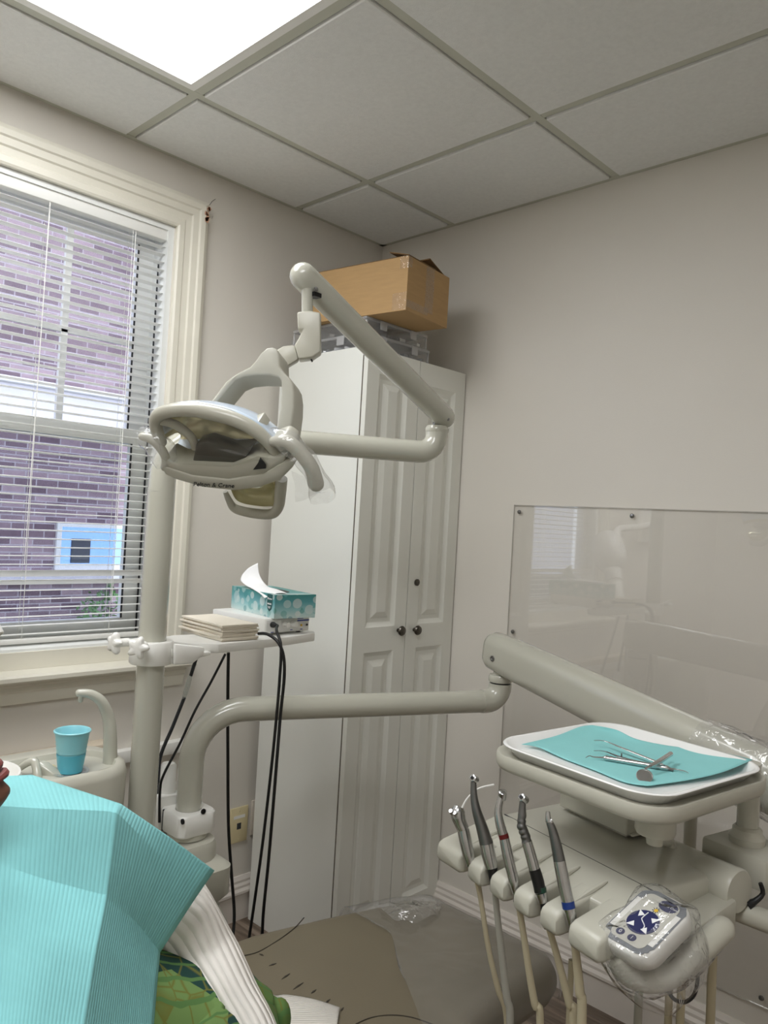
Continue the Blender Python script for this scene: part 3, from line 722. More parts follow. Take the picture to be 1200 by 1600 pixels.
# ---------------------------------------------------------------- cardboard box
BZ0 = CZ+.097
p_n = onz(634, 484, BZ0)              # near bottom corner
p_r = onz(698, 513, BZ0); p_l = onz(500, 505, BZ0)
axr = (p_r-p_n); axr.z = 0; wR = axr.length; axr.normalize()
axl = V((-axr.y, axr.x, 0));  axl = axl if axl.dot(V((-1, 0, 0))) > 0 else -axl
LB, HB = .40, .158
t = thing('cardboard_box', 'brown cardboard shipping box with open top flaps on the organizer cases', 'box', p_n)
TH = .004
def P3(a, b, c): return p_n+axr*a+axl*b+V((0, 0, c))
m_ = MB()
def slab(o, u, v, th, mb): mb.prism([o, o+u, o+u+v, o+v], th)
slab(P3(0, 0, 0), axr*wR, axl*LB, V((0, 0, TH)), m_); m_.build('bottom', 'cardb', t, smooth=False)
m_ = MB(); slab(P3(0, 0, TH), axl*LB, V((0, 0, HB-TH)), axr*TH, m_); m_.build('side', 'cardb', t, smooth=False)
m_ = MB(); slab(P3(wR-TH, 0, TH), axl*LB, V((0, 0, HB-TH)), axr*TH, m_); m_.build('side', 'cardb', t, smooth=False)
m_ = MB(); slab(P3(TH, 0, TH), axr*(wR-2*TH), V((0, 0, HB-TH)), axl*TH, m_); m_.build('end', 'cardb', t, smooth=False)
m_ = MB(); slab(P3(TH, LB-TH, TH), axr*(wR-2*TH), V((0, 0, HB-TH)), axl*TH, m_); m_.build('end', 'cardb', t, smooth=False)
# flaps: two on the long sides folded inwards, end flap lifted a little
for (o, u, v) in ((P3(TH, .012, HB+.001), axl*(LB-.02), axr*(wR*.47)+V((0, 0, .004))), (P3(wR-.002, .012, HB+.001), axl*(LB-.02), axr*(-wR*.42)+V((0, 0, .030))),
                  (P3(.002, .002, HB+.002), axr*(wR*.66), axl*.07+V((0, 0, .018)))):
    m_ = MB(); slab(o, u, v, V((0, 0, .003)), m_); m_.build('flap', 'cardi', t, smooth=False)
for (o, u, v, th) in ((P3(-.0006, .0, .003), axl*.05, V((0, 0, .05)), axr*.0003), (P3(.0, -.0006, .01), axr*(wR*.5), V((0, 0, .022)), axl*.0003), (P3(wR*.42, -.0007, .02), axr*.045, V((0, 0, HB-.02)), axl*.0003),
                      (P3(-.0008, -.0008, HB-.035), axl*.03, V((0, 0, .036)), axr*.0003), (P3(0, -.0009, HB-.03), axr*.02, V((0, 0, .031)), axl*.0003)):
    m_ = MB(); slab(o, u, v, th, m_); m_.build('tape', 'tapem', t, smooth=False)
# ================================================================ DENTAL LIGHT ON ITS POST
PX, PY = .586, -1.2
dlt = thing('dental_light', 'beige dental operating light on a jointed arm and tall post', 'dental light', (PX, PY, .55))
ptop = at(262, 702, 1.655); elb = at(684, 708, 1.80)
hz = elb.z
hdir = (elb-V((PX, PY, hz))); hdir.z = 0; hl = hdir.length; hdir.normalize()
post = V((PX, PY, 0))
pole = MB()
pole.tube([post+V((0, 0, .30)), post+V((0, 0, 1.0)), post+V((0, 0, hz-.13))], [.0292, .0292, .0288], n=24, smooth=1)
pole.build('post', 'beige', dlt)
arc = [post+V((0, 0, hz-.13))]
for k in range(1, 9):
    a = PI/2*k/8; arc.append(post+V((0, 0, hz-.10))+hdir*(.10*(1-math.cos(a)))+V((0, 0, .10*math.sin(a))))
e1 = elb-hdir*.045; arc += [post.lerp(V((elb.x, elb.y, 0)), .4)+V((0, 0, hz)), e1]
for k in range(1, 8):
    a = PI/2*k/7; arc.append(e1+hdir*(.04*math.sin(a))+V((0, 0, .04*(1-math.cos(a)))))
arc.append(arc[-1]+V((0, 0, .012)))
MB().tube(arc, [.0288]+[.027]*3+[.0258]*(len(arc)-4), n=24, smooth=1).build('horizontal_arm', 'beige', dlt)
ecap = arc[-1]
MB().lathe([(.0265, -.004), (.0275, 0), (.0275, .004), (.024, .010), (.012, .014), (0, .014)], ecap, (0, 0, 1), 24).build('elbow_cap', 'beige', dlt)
upA = at(694, 652, 1.80); upB = at(474, 432, 1.43)
MB().lathe([(.011, 0), (.011, .03)], ecap+V((0, 0, .012)), (0, 0, 1), 16).build('swivel_pin', 'steeld', dlt)
MB().box((-.014, -.012, 0), (.014, .012, .012), frame(ecap+V((0, 0, .035)), (1, 0, 0), (0, 1, 0))).build('dark_slot', 'black', dlt, smooth=False)
MB().tube([upA, upA.lerp(upB, .5), upB], .0255, n=28, smooth=1, dome=True).build('upper_arm', 'beige', dlt)
ud = (upB-upA).normalized()
for p, q in ((.025, (690, 462)), (.95, (0, 0))): pass
for (u_, v_, d_) in ((494, 452, 1.425), (700, 655, 1.787)):
    c = at(u_, v_, d_-.012); MB().lathe([(.004, -.012), (.004, 0), (.003, .0015), (0, .002)], c, (CAM-c).normalized(), 12).build('screw', 'steeld', dlt)
sh0, sh1 = at(480, 452, 1.43), at(480, 492, 1.43)
MB().tube([sh0, sh1], .0105, n=18, smooth=1).build('drop_shaft', 'beige', dlt)
MB().box((-.012, -.009, -.004), (.012, .009, .004), frame(at(490, 462, 1.437), (1, 0, 0), (0, 1, 0))).build('dark_slot', 'black', dlt, smooth=False)
# knuckle and yoke, planes facing roughly towards the room
kn_O = at(480, 520, 1.43); kn_N = (CAM-kn_O); kn_N.z = 0; kn_N.normalize(); kn_N = (kn_N+V((.15, -.25, 0))).normalized()
def kp(u, v, off=0): return onpl(u, v, kn_O+kn_N*off, kn_N)
def c3(x, y): return (200+x/2.222, 380+y/2.222)
def c1(x, y): return (210+x/3.871, 530+y/3.871)
MB().prism([kp(*c3(*q), .016) for q in ((587, 238), (632, 234), (668, 240), (669, 376), (640, 396), (592, 402), (578, 352), (592, 330), (606, 300), (590, 300))], -kn_N*.034, bev=.005, seg=3).build('knuckle', 'beige2', dlt)
MB().prism([kp(*c3(*q), .012) for q in ((508, 374), (540, 356), (578, 352), (592, 402), (556, 424), (540, 446), (520, 420))], -kn_N*.026, bev=.004).build('knuckle_link', 'beige2', dlt)
MB().tube([kp(*c3(632, 392)), kp(*c3(640, 412))], .0016, n=8, smooth=1).build('set_screw', 'black', dlt)
yk_O = at(420, 600, 1.36)
def yp(x, y, off=0): return onpl(*c1(x, y), yk_O+kn_N*off, kn_N)
outer = [(428, 420), (485, 345), (555, 252), (620, 205), (700, 165), (735, 125), (765, 82), (800, 52), (838, 46), (866, 62), (876, 95), (878, 165), (905, 200), (940, 235), (958, 270), (966, 330), (964, 410), (952, 500), (938, 592)]
inner = [(862, 552), (868, 500), (882, 420), (888, 330), (886, 245), (868, 226), (820, 216), (740, 214), (660, 222), (605, 246), (560, 300), (510, 360), (470, 416)]
MB().prism([yp(*q, .024) for q in outer+inner], FW*.045+RT*.012-UP*.014, bev=.004, seg=3).build('yoke', 'beige2', dlt)

# lamp head: local frame, n towards the patient
HO = at(360, 735, 1.3); HN = V((.399, -.668, -.628)).normalized(); HX = V((.859, .512, 0)); HX = (HX-HN*HX.dot(HN)).normalized(); HY = HN.cross(HX)
def hp(u, v, k=0): return onpl(u, v, HO+HN*k, HN)
hd = dlt
rim_px = [(252, 690), (245, 672), (243, 657), (250, 647), (270, 641), (300, 640), (335, 646), (368, 656), (398, 672), (420, 692), (432, 710)]
rim = [hp(u, v, .03) for u, v in rim_px]
o_rim = MB().tube(rim, [.009, .010, .0105, .011, .011, .0115, .012, .0115, .011, .010, .009], n=16, smooth=5, dome=True).build('visor_rim', 'lampp', hd)
base_px = [(268, 722), (278, 718), (290, 714), (300, 712), (312, 710), (326, 709), (345, 710), (362, 712), (378, 714), (394, 716), (410, 718)]
base = [hp(u, v, -.01) for u, v in base_px]
def dome(off):
    rows = []
    for s in (0, .2, .4, .6, .8, 1):
        rows.append([rim[i].lerp(base[i], s) - HN*(.055*math.sin(PI*min(1, s*1.0))**.8*(1 if s < 1 else 0)) - HN*off + HY*(off*.6) for i in range(len(rim))])
    return rows
MB().grid(dome(0), 3).build('reflector', 'reflector', hd, angle=0)
MB().grid(dome(.010), 3).build('back_shell', 'blueshell', hd, angle=0, solid=.003)
MB().tube([hp(250, 657, .028), hp(275, 664, .026), hp(298, 682, .024), hp(306, 700, .022)], .0072, n=10).build('visor_strut', 'lampp', hd)
# clear visor in front of the reflector
vis = [[rim[i].lerp(hp(*q, .045), s) + HN*(.012*math.sin(PI*s)) for i, q in enumerate(((262, 722), (268, 722), (276, 724), (284, 726), (296, 727), (310, 728), (330, 729), (350, 729), (372, 727), (392, 722), (408, 716)))] for s in (0, .33, .66, 1)]
MB().grid(vis, 3).build('clear_visor', 'shield', hd, angle=0)
# lamp cover bar
MB().prism([hp(*q, .036) for q in ((300, 723), (306, 694), (324, 690), (360, 702), (386, 700), (398, 694), (384, 716), (364, 725))], -HN*.03, bev=.004).build('lamp_cover', mat('smoked_cover', (70, 68, 62), .3), hd)
# bumper: lower cross bar, lit top face and shaded front face
bt = [(252, 726), (262, 712), (290, 718), (300, 724), (362, 727), (404, 706), (446, 710), (452, 722)]
MB().prism([hp(*q, .046) for q in ((251, 728), (256, 716), (275, 726), (297, 725), (362, 728), (402, 712), (428, 716), (447, 711), (444, 724), (410, 742), (356, 750), (300, 744))], -HN*.05, bev=.004).build('cross_bar', 'lampp', hd)
fr_o = [hp(*q, .049) for q in ((251, 728), (300, 744), (356, 750), (410, 742), (444, 722), (462, 722), (456, 732), (437, 751), (404, 762), (366, 767), (318, 762), (276, 750), (258, 742))]
o_b = MB().prism(fr_o, -HN*.034, bev=.003).build('front_bar', 'lampp', hd)
tx = (hp(372, 757, .05)-hp(310, 754, .05)).normalized()
text('maker_name', 'Pelton & Crane', frame(hp(333, 758, .0512), tx, HN.cross(tx), HN), .0115, 'black', hd, shear=.35, depth=.0004)
# lower wing with clear cover
lw = [(352, 768), (358, 782), (368, 795), (396, 802), (424, 803), (435, 792), (438, 770), (440, 748)]
MB().tube([hp(u, v, .0) for u, v in lw], [.004, .006, .008, .009, .009, .009, .010, .010], n=12, smooth=5).build('lower_rim', 'lampp', hd)
lwp = [[hp(u, v, .0) for u, v in ((356, 770), (364, 786), (376, 793), (398, 797), (414, 798), (426, 796), (431, 784), (433, 766))], [hp(u, v, -.02) for u, v in ((362, 764), (372, 772), (384, 776), (400, 778), (410, 778), (418, 776), (424, 770), (428, 760))], [hp(u, v, .02) for u, v in ((366, 758), (376, 760), (386, 761), (400, 761), (408, 760), (414, 758), (420, 755), (426, 750))]]
MB().grid([[p-HN*.012 for p in r] for r in lwp], 4).build('lower_reflector', 'reflector', hd, angle=0)
MB().grid(lwp, 4).build('lower_cover', 'shield', hd, angle=0)
# right pivot housing, handles
MB().prism([hp(*q, .03) for q in ((408, 714), (416, 696), (440, 688), (456, 700), (452, 722), (420, 728))], -HN*.05, bev=.006, seg=3).build('pivot_housing', 'lampp', hd)
MB().prism([hp(*q, .01) for q in ((388, 664), (404, 658), (414, 672), (404, 676))], -HN*.03, bev=.003).build('pivot_tab', 'lampp', hd)
MB().prism([hp(*q, .048) for q in ((396, 733), (404, 722), (407, 714), (416, 726), (416, 731))], HN*.002).build('dark_slot', 'black', hd, smooth=False)
MB().tube([hp(223, 682, .03), hp(236, 686, .032), hp(250, 699, .036), hp(259, 716, .04), hp(257, 730, .043)], [.007, .0078, .0078, .007, .0065], n=12, dome=True).build('handle', 'lampp', hd)
MB().tube([hp(428, 690, .035), hp(448, 690, .04), hp(468, 706, .045), hp(486, 730, .05), hp(494, 756, .052)], [.008, .011, .0115, .0115, .0125], n=14, dome=True).build('handle', 'lampp', hd)
# barrier film on the handles
def wrap(rows, name, label, m='film', amp=.004, seed=1, sub=5):
    def fn(p, a, b):
        return p+V((noise.noise(p*38+V((seed, 0, 0))), noise.noise(p*38+V((0, seed, 5))), noise.noise(p*38+V((9, 0, seed)))))*amp
    return tag(MB().grid(rows, sub, fn=fn).build(name, m, None, angle=0, recalc=True), label, 'plastic film')
def tubewrap(pts, rads, flare, n=8):
    rows = []; P = [V(p) for p in pts]
    for i, p in enumerate(P):
        t = (P[min(i+1, len(P)-1)]-P[max(i-1, 0)]).normalized(); a = V((0, 0, 1)); nx = (a-t*a.dot(t)).normalized(); ny = t.cross(nx)
        rows.append([p+nx*(math.cos(2*PI*k/n)*rads[i])+ny*(math.sin(2*PI*k/n)*rads[i]*flare) for k in range(n+1)])
    return rows
wrap(tubewrap([hp(424, 684, .035), hp(446, 688, .04), hp(468, 706, .045), hp(486, 732, .05), hp(500, 762, .052), hp(506, 775, .05)], [.014, .017, .017, .018, .021, .02], 1.0), 'barrier_sleeve', 'clear plastic sleeve crumpled over the right lamp handle', amp=.006)
wrap([[hp(*q) for q in r] for r in (((455, 735, .04), (470, 742, .04), (486, 752, .045)), ((462, 760, .04), (480, 765, .04), (500, 766, .045)), ((462, 782, .035), (484, 776, .035), (512, 768, .04)))], 'barrier_flap', 'loose clear plastic flap hanging below the right lamp handle', amp=.005, seed=4)
wrap(tubewrap([hp(221, 684, .03), hp(236, 686, .032), hp(250, 700, .036), hp(262, 722, .04)], [.017, .022, .024, .018], 1.0), 'barrier_sleeve', 'clear plastic sleeve over the left lamp handle by the window', amp=.006, seed=8)

# ================================================================ SHELF CLAMPED TO THE POST
SZ = 1.030
ps = thing('post_shelf', 'white plastic shelf clamped to the light post', 'shelf', (PX, PY, SZ-.03))
m_ = MB(); m_.lathe([(.030, -.035), (.043, -.035), (.045, -.032), (.045, .010), (.043, .013), (.030, .013), (.030, -.035)], (PX, PY, SZ), (0, 0, 1), 28); m_.build('clamp_ring', 'white', ps)
sdir = onz(480, 998, SZ)-V((PX, PY, SZ)); sdir.z = 0; sdir.normalize(); sper = V((sdir.y, -sdir.x, 0))
def sp(a, b, z=0): return V((PX, PY, SZ))+sdir*a+sper*b+V((0, 0, z))
front = [onz(u, v, SZ) for u, v in ((268, 1002), (300, 1005), (342, 1006), (403, 1000), (450, 995), (492, 989))]
fl_ = [(p-V((PX, PY, SZ))) for p in front]
ab = [(p.dot(sdir), p.dot(sper)) for p in fl_]
amax = ab[-1][0]
outline = [(.03, .040)]+ab+[(amax+.012, ab[-1][1]-.02), (amax+.014, -.10), (amax+.004, -.125), (amax-.03, -.135), (.10, -.135), (.06, -.11), (.035, -.045)]
tp = [sp(a, b, 0) for a, b in outline]
MB().prism([sp(a, b, -.021) for a, b in outline], (0, 0, .021), bev=.003).build('shelf_tray', 'white', ps)
MB().prism([sp(.03, .032, -.034), sp(.13, .014, -.024), sp(.13, .014, -.016), sp(.03, .032, -.016)], -sper*.05, bev=.003).build('bracket', 'white', ps)
MB().prism([sp(.034, .044, -.034), sp(.075, .044, -.034), sp(.098, .05, -.016), sp(.098, .05, .001), sp(.034, .044, .01)], -sper*.012, bev=.003).build('bracket_cheek', 'white', ps)
def starknob(c, axis, label=None):
    ax = V(axis).normalized(); e1_ = ax.orthogonal().normalized(); e2_ = ax.cross(e1_); n_ = 40; rings = []
    def ring(s, h): return [c+ax*h+(e1_*math.cos(2*PI*k/n_)+e2_*math.sin(2*PI*k/n_))*((.0195)*s*(1+.25*math.cos(5*2*PI*k/n_))) for k in range(n_)]
    m = MB().rings([ring(.55, -.008), ring(.85, -.006), ring(1, -.001), ring(.98, .004), ring(.8, .0085), ring(.45, .010)])
    k = m.build('star_knob', 'white', ps); MB().tube([c-ax*.03, c-ax*.006], .009, n=14, smooth=1).build('knob_shaft', 'white', k)
ka = (V((CAM.x, CAM.y, 0))-V((PX, PY, 0))).normalized()
kl = V((ka.y, -ka.x, 0)); kl = kl if kl.dot(RT) < 0 else -kl
starknob(at(180, 1005, 1.62), (ka*.55+kl*.85))
starknob(at(216, 1012, 1.575), (ka*.9+kl*.35))

# things on the shelf ------------------------------------------------
c1p = onz(414, 991, SZ+.004); c2p = onz(483, 985, SZ+.004)
ayb = (c2p-c1p); ayb.z = 0; wby = ayb.length; ayb.normalize(); axb = V((-ayb.y, ayb.x, 0)); axb = axb if axb.x < 0 else -axb
LBX = .215; HBX = .037
t = thing('control_box', 'white electronic control box with knobs under the tissue box', 'control box', c1p-V((0, 0, .004)))
fb = frame(c1p, axb, ayb, V((0, 0, 1)))
MB().box((0.002, 0, 0), (LBX, wby, HBX), fb, bev=.003).build('housing', 'white', t)
MB().box((-.0005, .003, .002), (.002, wby-.003, HBX-.003), fb, bev=.001).build('front_panel', mat('panel_pale_grey', (226, 226, 222), .4), t)
def pf(y, z): return c1p+ayb*(y*wby)+V((0, 0, z*HBX))-axb*.0006
for yy in (.42, .60):
    kk = MB(); kk.lathe([(.0085, 0), (.0085, .002), (.0072, .003), (.0065, .014), (0, .0145)], pf(yy, .55), -axb, 18); kk.build('dial', 'white', t)
MB().lathe([(.007, 0), (.007, .006), (.005, .012), (.0035, .02), (0, .02)], pf(.14, .6), -axb, 14).build('plug', 'black', t)
for yy, mm in ((.80, 'yellow'), (.93, 'gasket')): MB().lathe([(.0028, 0), (.0028, .002), (0, .0025)], pf(yy, .42), -axb, 10).build('socket', mm, t)
MB().box((-.0012, wby*.70, HBX*.70), (-.0008, wby*.98, HBX*.78), fb).build('print_bar', 'bluet', t, smooth=False)
for yy, zz, wd in ((.12, .06, .06), (.55, .13, .05), (.78, .12, .05), (.70, .86, .14)): MB().box((-.0012, wby*(yy), HBX*zz), (-.0008, wby*(yy+wd), HBX*(zz+.05)), fb).build('print_dash', 'bluet', t, smooth=False)
for (a_, b_) in ((.02, .02), (.02, wby-.02), (LBX-.02, .02), (LBX-.02, wby-.02)): MB().lathe([(.006, -.004), (.006, 0)], fb @ V((a_, b_, 0)), (0, 0, 1), 10).build('foot', 'black', t)

# tissue box
tz = c1p.z+HBX+.0005
n1 = onz(428, 967, tz); n2 = onz(492, 965, tz)
ayt = (n2-n1); ayt.z = 0; wt = ayt.length; ayt.normalize(); axt = V((-ayt.y, ayt.x, 0)); axt = axt if axt.x < 0 else -axt
LT, HT = .235, .058
t = thing('tissue_box', 'teal patterned tissue box with a tissue sticking out', 'tissue box', n1)
ft = frame(n1, axt, ayt, V((0, 0, 1)))
cbx = MB(); q = lambda a, b, c: ft @ V((a, b, c))
for vs_, uvw in (((q(0, 0, 0), q(LT, 0, 0), q(LT, 0, HT), q(0, 0, HT)), 2.0), ((q(0, 0, 0), q(0, wt, 0), q(0, wt, HT), q(0, 0, HT)), 1.0), ((q(LT, 0, 0), q(LT, wt, 0), q(LT, wt, HT), q(LT, 0, HT)), 1.0), ((q(0, wt, 0), q(LT, wt, 0), q(LT, wt, HT), q(0, wt, HT)), 2.0)):
    cbx.add(vs_, [(0, 1, 2, 3)], [((0, 0), (uvw, 0), (uvw, 1), (0, 1))])
cbx.add((q(0, 0, 0), q(LT, 0, 0), q(LT, wt, 0), q(0, wt, 0)), [(0, 1, 2, 3)], [((0, 0),)*4])
cbx.add((q(0, 0, HT), q(LT, 0, HT), q(LT, wt, HT), q(0, wt, HT)), [(0, 1, 2, 3)], [((0, .9), (1.5, .9), (1.5, 1), (0, 1))])
cbx.build('carton', 'dots', t, smooth=False, recalc=True)
ov = [ft @ V((LT*.5+.07*math.cos(2*PI*k/24), wt*.5+.028*math.sin(2*PI*k/24), HT)) for k in range(24)]
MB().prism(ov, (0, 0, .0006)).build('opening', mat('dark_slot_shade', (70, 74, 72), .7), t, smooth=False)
lab = [ft @ V((.012+.026*a_, -.0007, HT*b_)) for a_, b_ in ((0, .99), (1, .99), (1, .55), (.85, .36), (.5, .26), (.15, .36), (0, .55))]
lo_ = MB().prism(lab, -ayt*-.0005).build('brand_shield', 'dgreen', t, smooth=False)
tf = lambda x, z: frame(ft @ V((x, -.0010, z)), -axt, V((0, 0, 1)))
text('brand_name', 'Kleenex', tf(.025, HT*.80), .0068, 'print', lo_, shear=.1)
for zz, wd in ((.60, .020), (.565, .020), (.46, .013), (.41, .010)):
    MB().prism([ft @ V((.025+a_*wd/2, -.0011, HT*zz+b_*.0007)) for a_, b_ in ((-1, -1), (1, -1), (1, 1), (-1, 1))], -ayt*.0002).build('fine_print', 'print', lo_, smooth=False)
ti = [[ft @ V(q_) for q_ in r] for r in (
    ((LT*.95, wt*.18, HT+.030), (LT*.86, wt*.24, HT+.050), (LT*.74, wt*.34, HT+.066)),
    ((LT*.90, wt*.10, HT+.016), (LT*.80, wt*.22, HT+.030), (LT*.70, wt*.36, HT+.034)),
    ((LT*.72, wt*.06, HT+.007), (LT*.64, wt*.25, HT+.011), (LT*.60, wt*.46, HT+.008)),
    ((LT*.50, -.002, HT+.004), (LT*.44, wt*.25, HT+.009), (LT*.42, wt*.5, HT+.004)),
    ((LT*.30, -.004, HT-.004), (LT*.24, wt*.2, HT+.006), (LT*.22, wt*.45, HT+.002)),
    ((LT*.18, -.006, HT-.012), (LT*.10, wt*.16, HT+.002), (LT*.06, wt*.36, HT+.0015)))]
MB().grid(ti, 5).build('tissue', 'tissue', t, angle=0, solid=.0006)

# paper napkins, one folded napkin each
n1 = onz(346, 1003, SZ+.001); n2 = onz(402, 999, SZ+.001)
ayn = (n2-n1); ayn.z = 0; wn_ = ayn.length; ayn.normalize(); axn = V((-ayn.y, ayn.x, 0)); axn = axn if axn.x < 0 else -axn
LN = .185; NN = 9; hh = .0042
ordn = ['bottom napkin of the white paper stack on the shelf', 'second napkin from the bottom of the shelf stack', 'third napkin from the bottom of the shelf stack', 'fourth napkin from the bottom of the shelf stack', 'middle napkin of the white paper stack on the shelf', 'fourth napkin from the top of the shelf stack', 'third napkin from the top of the shelf stack', 'second napkin from the top of the shelf stack', 'topmost folded white napkin of the shelf stack']
for k in range(NN):
    rr2 = random.Random(k+20); dx, dy, an = rr2.uniform(-.003, .003), rr2.uniform(-.003, .003), rr2.uniform(-.02, .02)
    z0 = k*hh
    e1_ = axn*math.cos(an)+ayn*math.sin(an); e2_ = -axn*math.sin(an)+ayn*math.cos(an)
    m = MB(); G = 8
    for lvl in (0, 1):
        def pt(i, j):
            a_, b_ = i/G, j/G
            bulge = .0016*math.sin(PI*a_)*math.sin(PI*b_)*(k/NN)*1.4 + .0008*noise.noise(V((a_*3+k, b_*3, k*.0+.3)))
            return n1+e1_*(dx+a_*LN)+e2_*(dy+b_*wn_)+V((0, 0, z0+bulge+(hh*.86 if lvl else 0)))
        if lvl == 0: bot = [[pt(i, j) for j in range(G+1)] for i in range(G+1)]
        else: top = [[pt(i, j) for j in range(G+1)] for i in range(G+1)]
    vs = [p for r in bot for p in r]+[p for r in top for p in r]; N1 = (G+1)**2; fs = []
    for i in range(G):
        for j in range(G):
            a_ = i*(G+1)+j; fs += [(a_, a_+1, a_+G+2, a_+G+1), tuple(N1+x for x in (a_, a_+G+1, a_+G+2, a_+1))]
    bd_ = [i for i in range(G+1)]+[(i)*(G+1)+G for i in range(1, G+1)]+[G*(G+1)+j for j in range(G-1, -1, -1)]+[i*(G+1) for i in range(G-1, 0, -1)]
    for i in range(len(bd_)):
        a_, b_ = bd_[i], bd_[(i+1) % len(bd_)]; fs.append((a_, b_, b_+N1, a_+N1))
    m.add(vs, fs); o = m.build('paper_napkin', 'napkin', None, angle=.5)
    tag(o, ordn[k], 'napkin', 'folded napkins stacked on the post shelf')
# ================================================================ CUSPIDOR
cu = thing('cuspidor', 'beige cuspidor with a curved water spout beside the light post', 'cuspidor', (.56, -1.42, 0))
def rr_ring(cx, cy, w_, h_, r_, z, n=6): return [V((cx+a, cy+b, z)) for a, b in rrect(w_, h_, r_, n)]
ccx, ccy = .545, -1.49
MB().rings([rr_ring(ccx+.0, ccy, .19, .46, .08, .30), rr_ring(ccx, ccy, .21, .49, .085, .6), rr_ring(ccx, ccy, .215, .50, .09, .785), rr_ring(ccx, ccy, .208, .494, .09, .799), rr_ring(ccx, ccy, .19, .476, .085, .806), rr_ring(ccx+.02, ccy, .15, .44, .06, .806), rr_ring(ccx+.02, ccy, .14, .43, .055, .795)]).build('body', 'beige2', cu)
MB().rings([rr_ring(ccx+.01, ccy, .18, .34, .07, 0), rr_ring(ccx, ccy, .18, .34, .07, .31)]).build('pedestal', 'beige2', cu)
MB().lathe([(.034, 0), (.036, .003), (.030, .003), (.028, -.0), (0, .0005)], (.588, -1.362, .7952), (0, 0, 1), 24).build('cup_holder', 'water', cu)
spx = [(172, 1193, 1.6), (172, 1150, 1.6), (169, 1120, 1.6), (158, 1096, 1.59), (142, 1085, 1.58), (124, 1083, 1.57)]
MB().tube([at(*q) for q in spx], [.0145, .0135, .0125, .011, .0095, .008], n=16, dome='end').build('spout', 'beige', cu)
e_ = at(126, 1088, 1.57); MB().lathe([(.0035, 0), (.005, .002), (.005, .010), (.006, .014), (0, .014)], e_-V((0, 0, .012)), (0, 0, 1), 12).build('nozzle', 'beige', cu)
# bowl and the raised splash rim
bc = V((.55, -1.545, .795))
MB().lathe([(.0, -.03), (.04, -.026), (.07, -.008), (.086, .012), (.092, .020), (.096, .020), (.098, .012), (.088, -.006), (.06, -.034), (0, -.04)], bc, (0, 0, 1), 36).build('bowl', 'white', cu)
MB().tube([at(12, 1212, 1.5), at(30, 1200, 1.5), at(45, 1191, 1.5), at(54, 1191, 1.5), at(58, 1208, 1.49), at(60, 1232, 1.48)], [.006, .007, .0075, .008, .008, .008], n=10).build('splash_rim', 'beige', cu)
MB().prism([at(*q, 1.5) for q in ((52, 1190), (60, 1192), (88, 1214), (86, 1228), (60, 1228), (56, 1205))], (.0, .02, 0), bev=.003).build('splash_fin', 'beige', cu)
MB().lathe([(.006, 0), (.007, .003), (.003, .006), (0, .006)], at(82, 1200, 1.53), (0, 0, 1), 12).build('small_button', 'ivory', cu)
# cup
cp = V((.588, -1.362, .7962))
cpt = thing('drinking_cup', 'turquoise plastic cup standing on the cuspidor', 'cup', cp)
def cupr(h): return (.0225+(.0325-.0225)*h/.088)
mm_ = MB(); pr = [(0, .001), (.0225, .001), (cupr(.0), .002)]
for k in range(1, 10): pr.append((cupr(.039+.0045*k)+(.0004 if k % 2 else -.0004), .039+.0045*k))
pr += [(cupr(.084), .084), (cupr(.086)+.0022, .085), (cupr(.088)+.0026, .088), (cupr(.088)+.0006, .0895), (cupr(.086)-.0012, .087)]
up = [p for p in pr if p[1] >= .038]; lo2 = [p for p in pr if p[1] < .038]
inn = [(cupr(.06)-.0014, .06), (cupr(.03)-.0014, .03), (0, .03)]
CS = .92
mm_.lathe([(r_, h_*CS) for r_, h_ in up+inn], cp, (0, 0, 1), 36); mm_.build('upper_wall', 'cup', cpt, angle=.9)
MB().lathe([(r_, h_*CS) for r_, h_ in lo2+[(cupr(.02)+.0004, .02), (cupr(.0395)+.0004, .0395), (0, .0394)]], cp, (0, 0, 1), 36).build('lower_wall', 'cupw', cpt, angle=.9)

# ================================================================ DELIVERY UNIT (arms, tray table, instrument console)
LBX_, LBY_ = .566, -1.072
du = thing('delivery_unit', 'beige instrument delivery unit on a jointed arm over the chair', 'dental unit', (LBX_, LBY_, 0))
lbz = .874
lend = at(780, 1098, 2.0); lend.z = .880
hd2 = V((lend.x-LBX_, lend.y-LBY_, 0)); hlen = hd2.length; hd2.normalize()
B0 = V((LBX_, LBY_, 0)); RB = .115
pth = [B0+V((0, 0, .56)), B0+V((0, 0, lbz-RB))]
for k in range(1, 10): a = PI/2*k/9; pth.append(B0+V((0, 0, lbz-RB))+hd2*(RB*(1-math.cos(a)))+V((0, 0, RB*math.sin(a))))
pth += [B0+hd2*(hlen*.5)+V((0, 0, .877)), lend-hd2*.05]
MB().tube(pth, .0282, n=28, smooth=1).build('lower_arm', 'beige', du)
eb = [lend-hd2*.052]
for k in range(0, 8): a = PI/2*k/7; eb.append(lend-hd2*.04+hd2*(.04*math.sin(a))+V((0, 0, .04*(1-math.cos(a)))))
eb.append(eb[-1]+V((0, 0, .006)))
MB().tube(eb, .0295, n=28, smooth=1).build('elbow', 'beige', du)
et = eb[-1]
MB().lathe([(.026, 0), (.026, .004)], et, (0, 0, 1), 24).build('joint_gap', 'black', du)
MB().lathe([(.030, .004), (.031, .008), (.031, .018), (.029, .022), (.019, .024), (.018, .07)], et, (0, 0, 1), 24).build('swivel_post', 'beige', du)
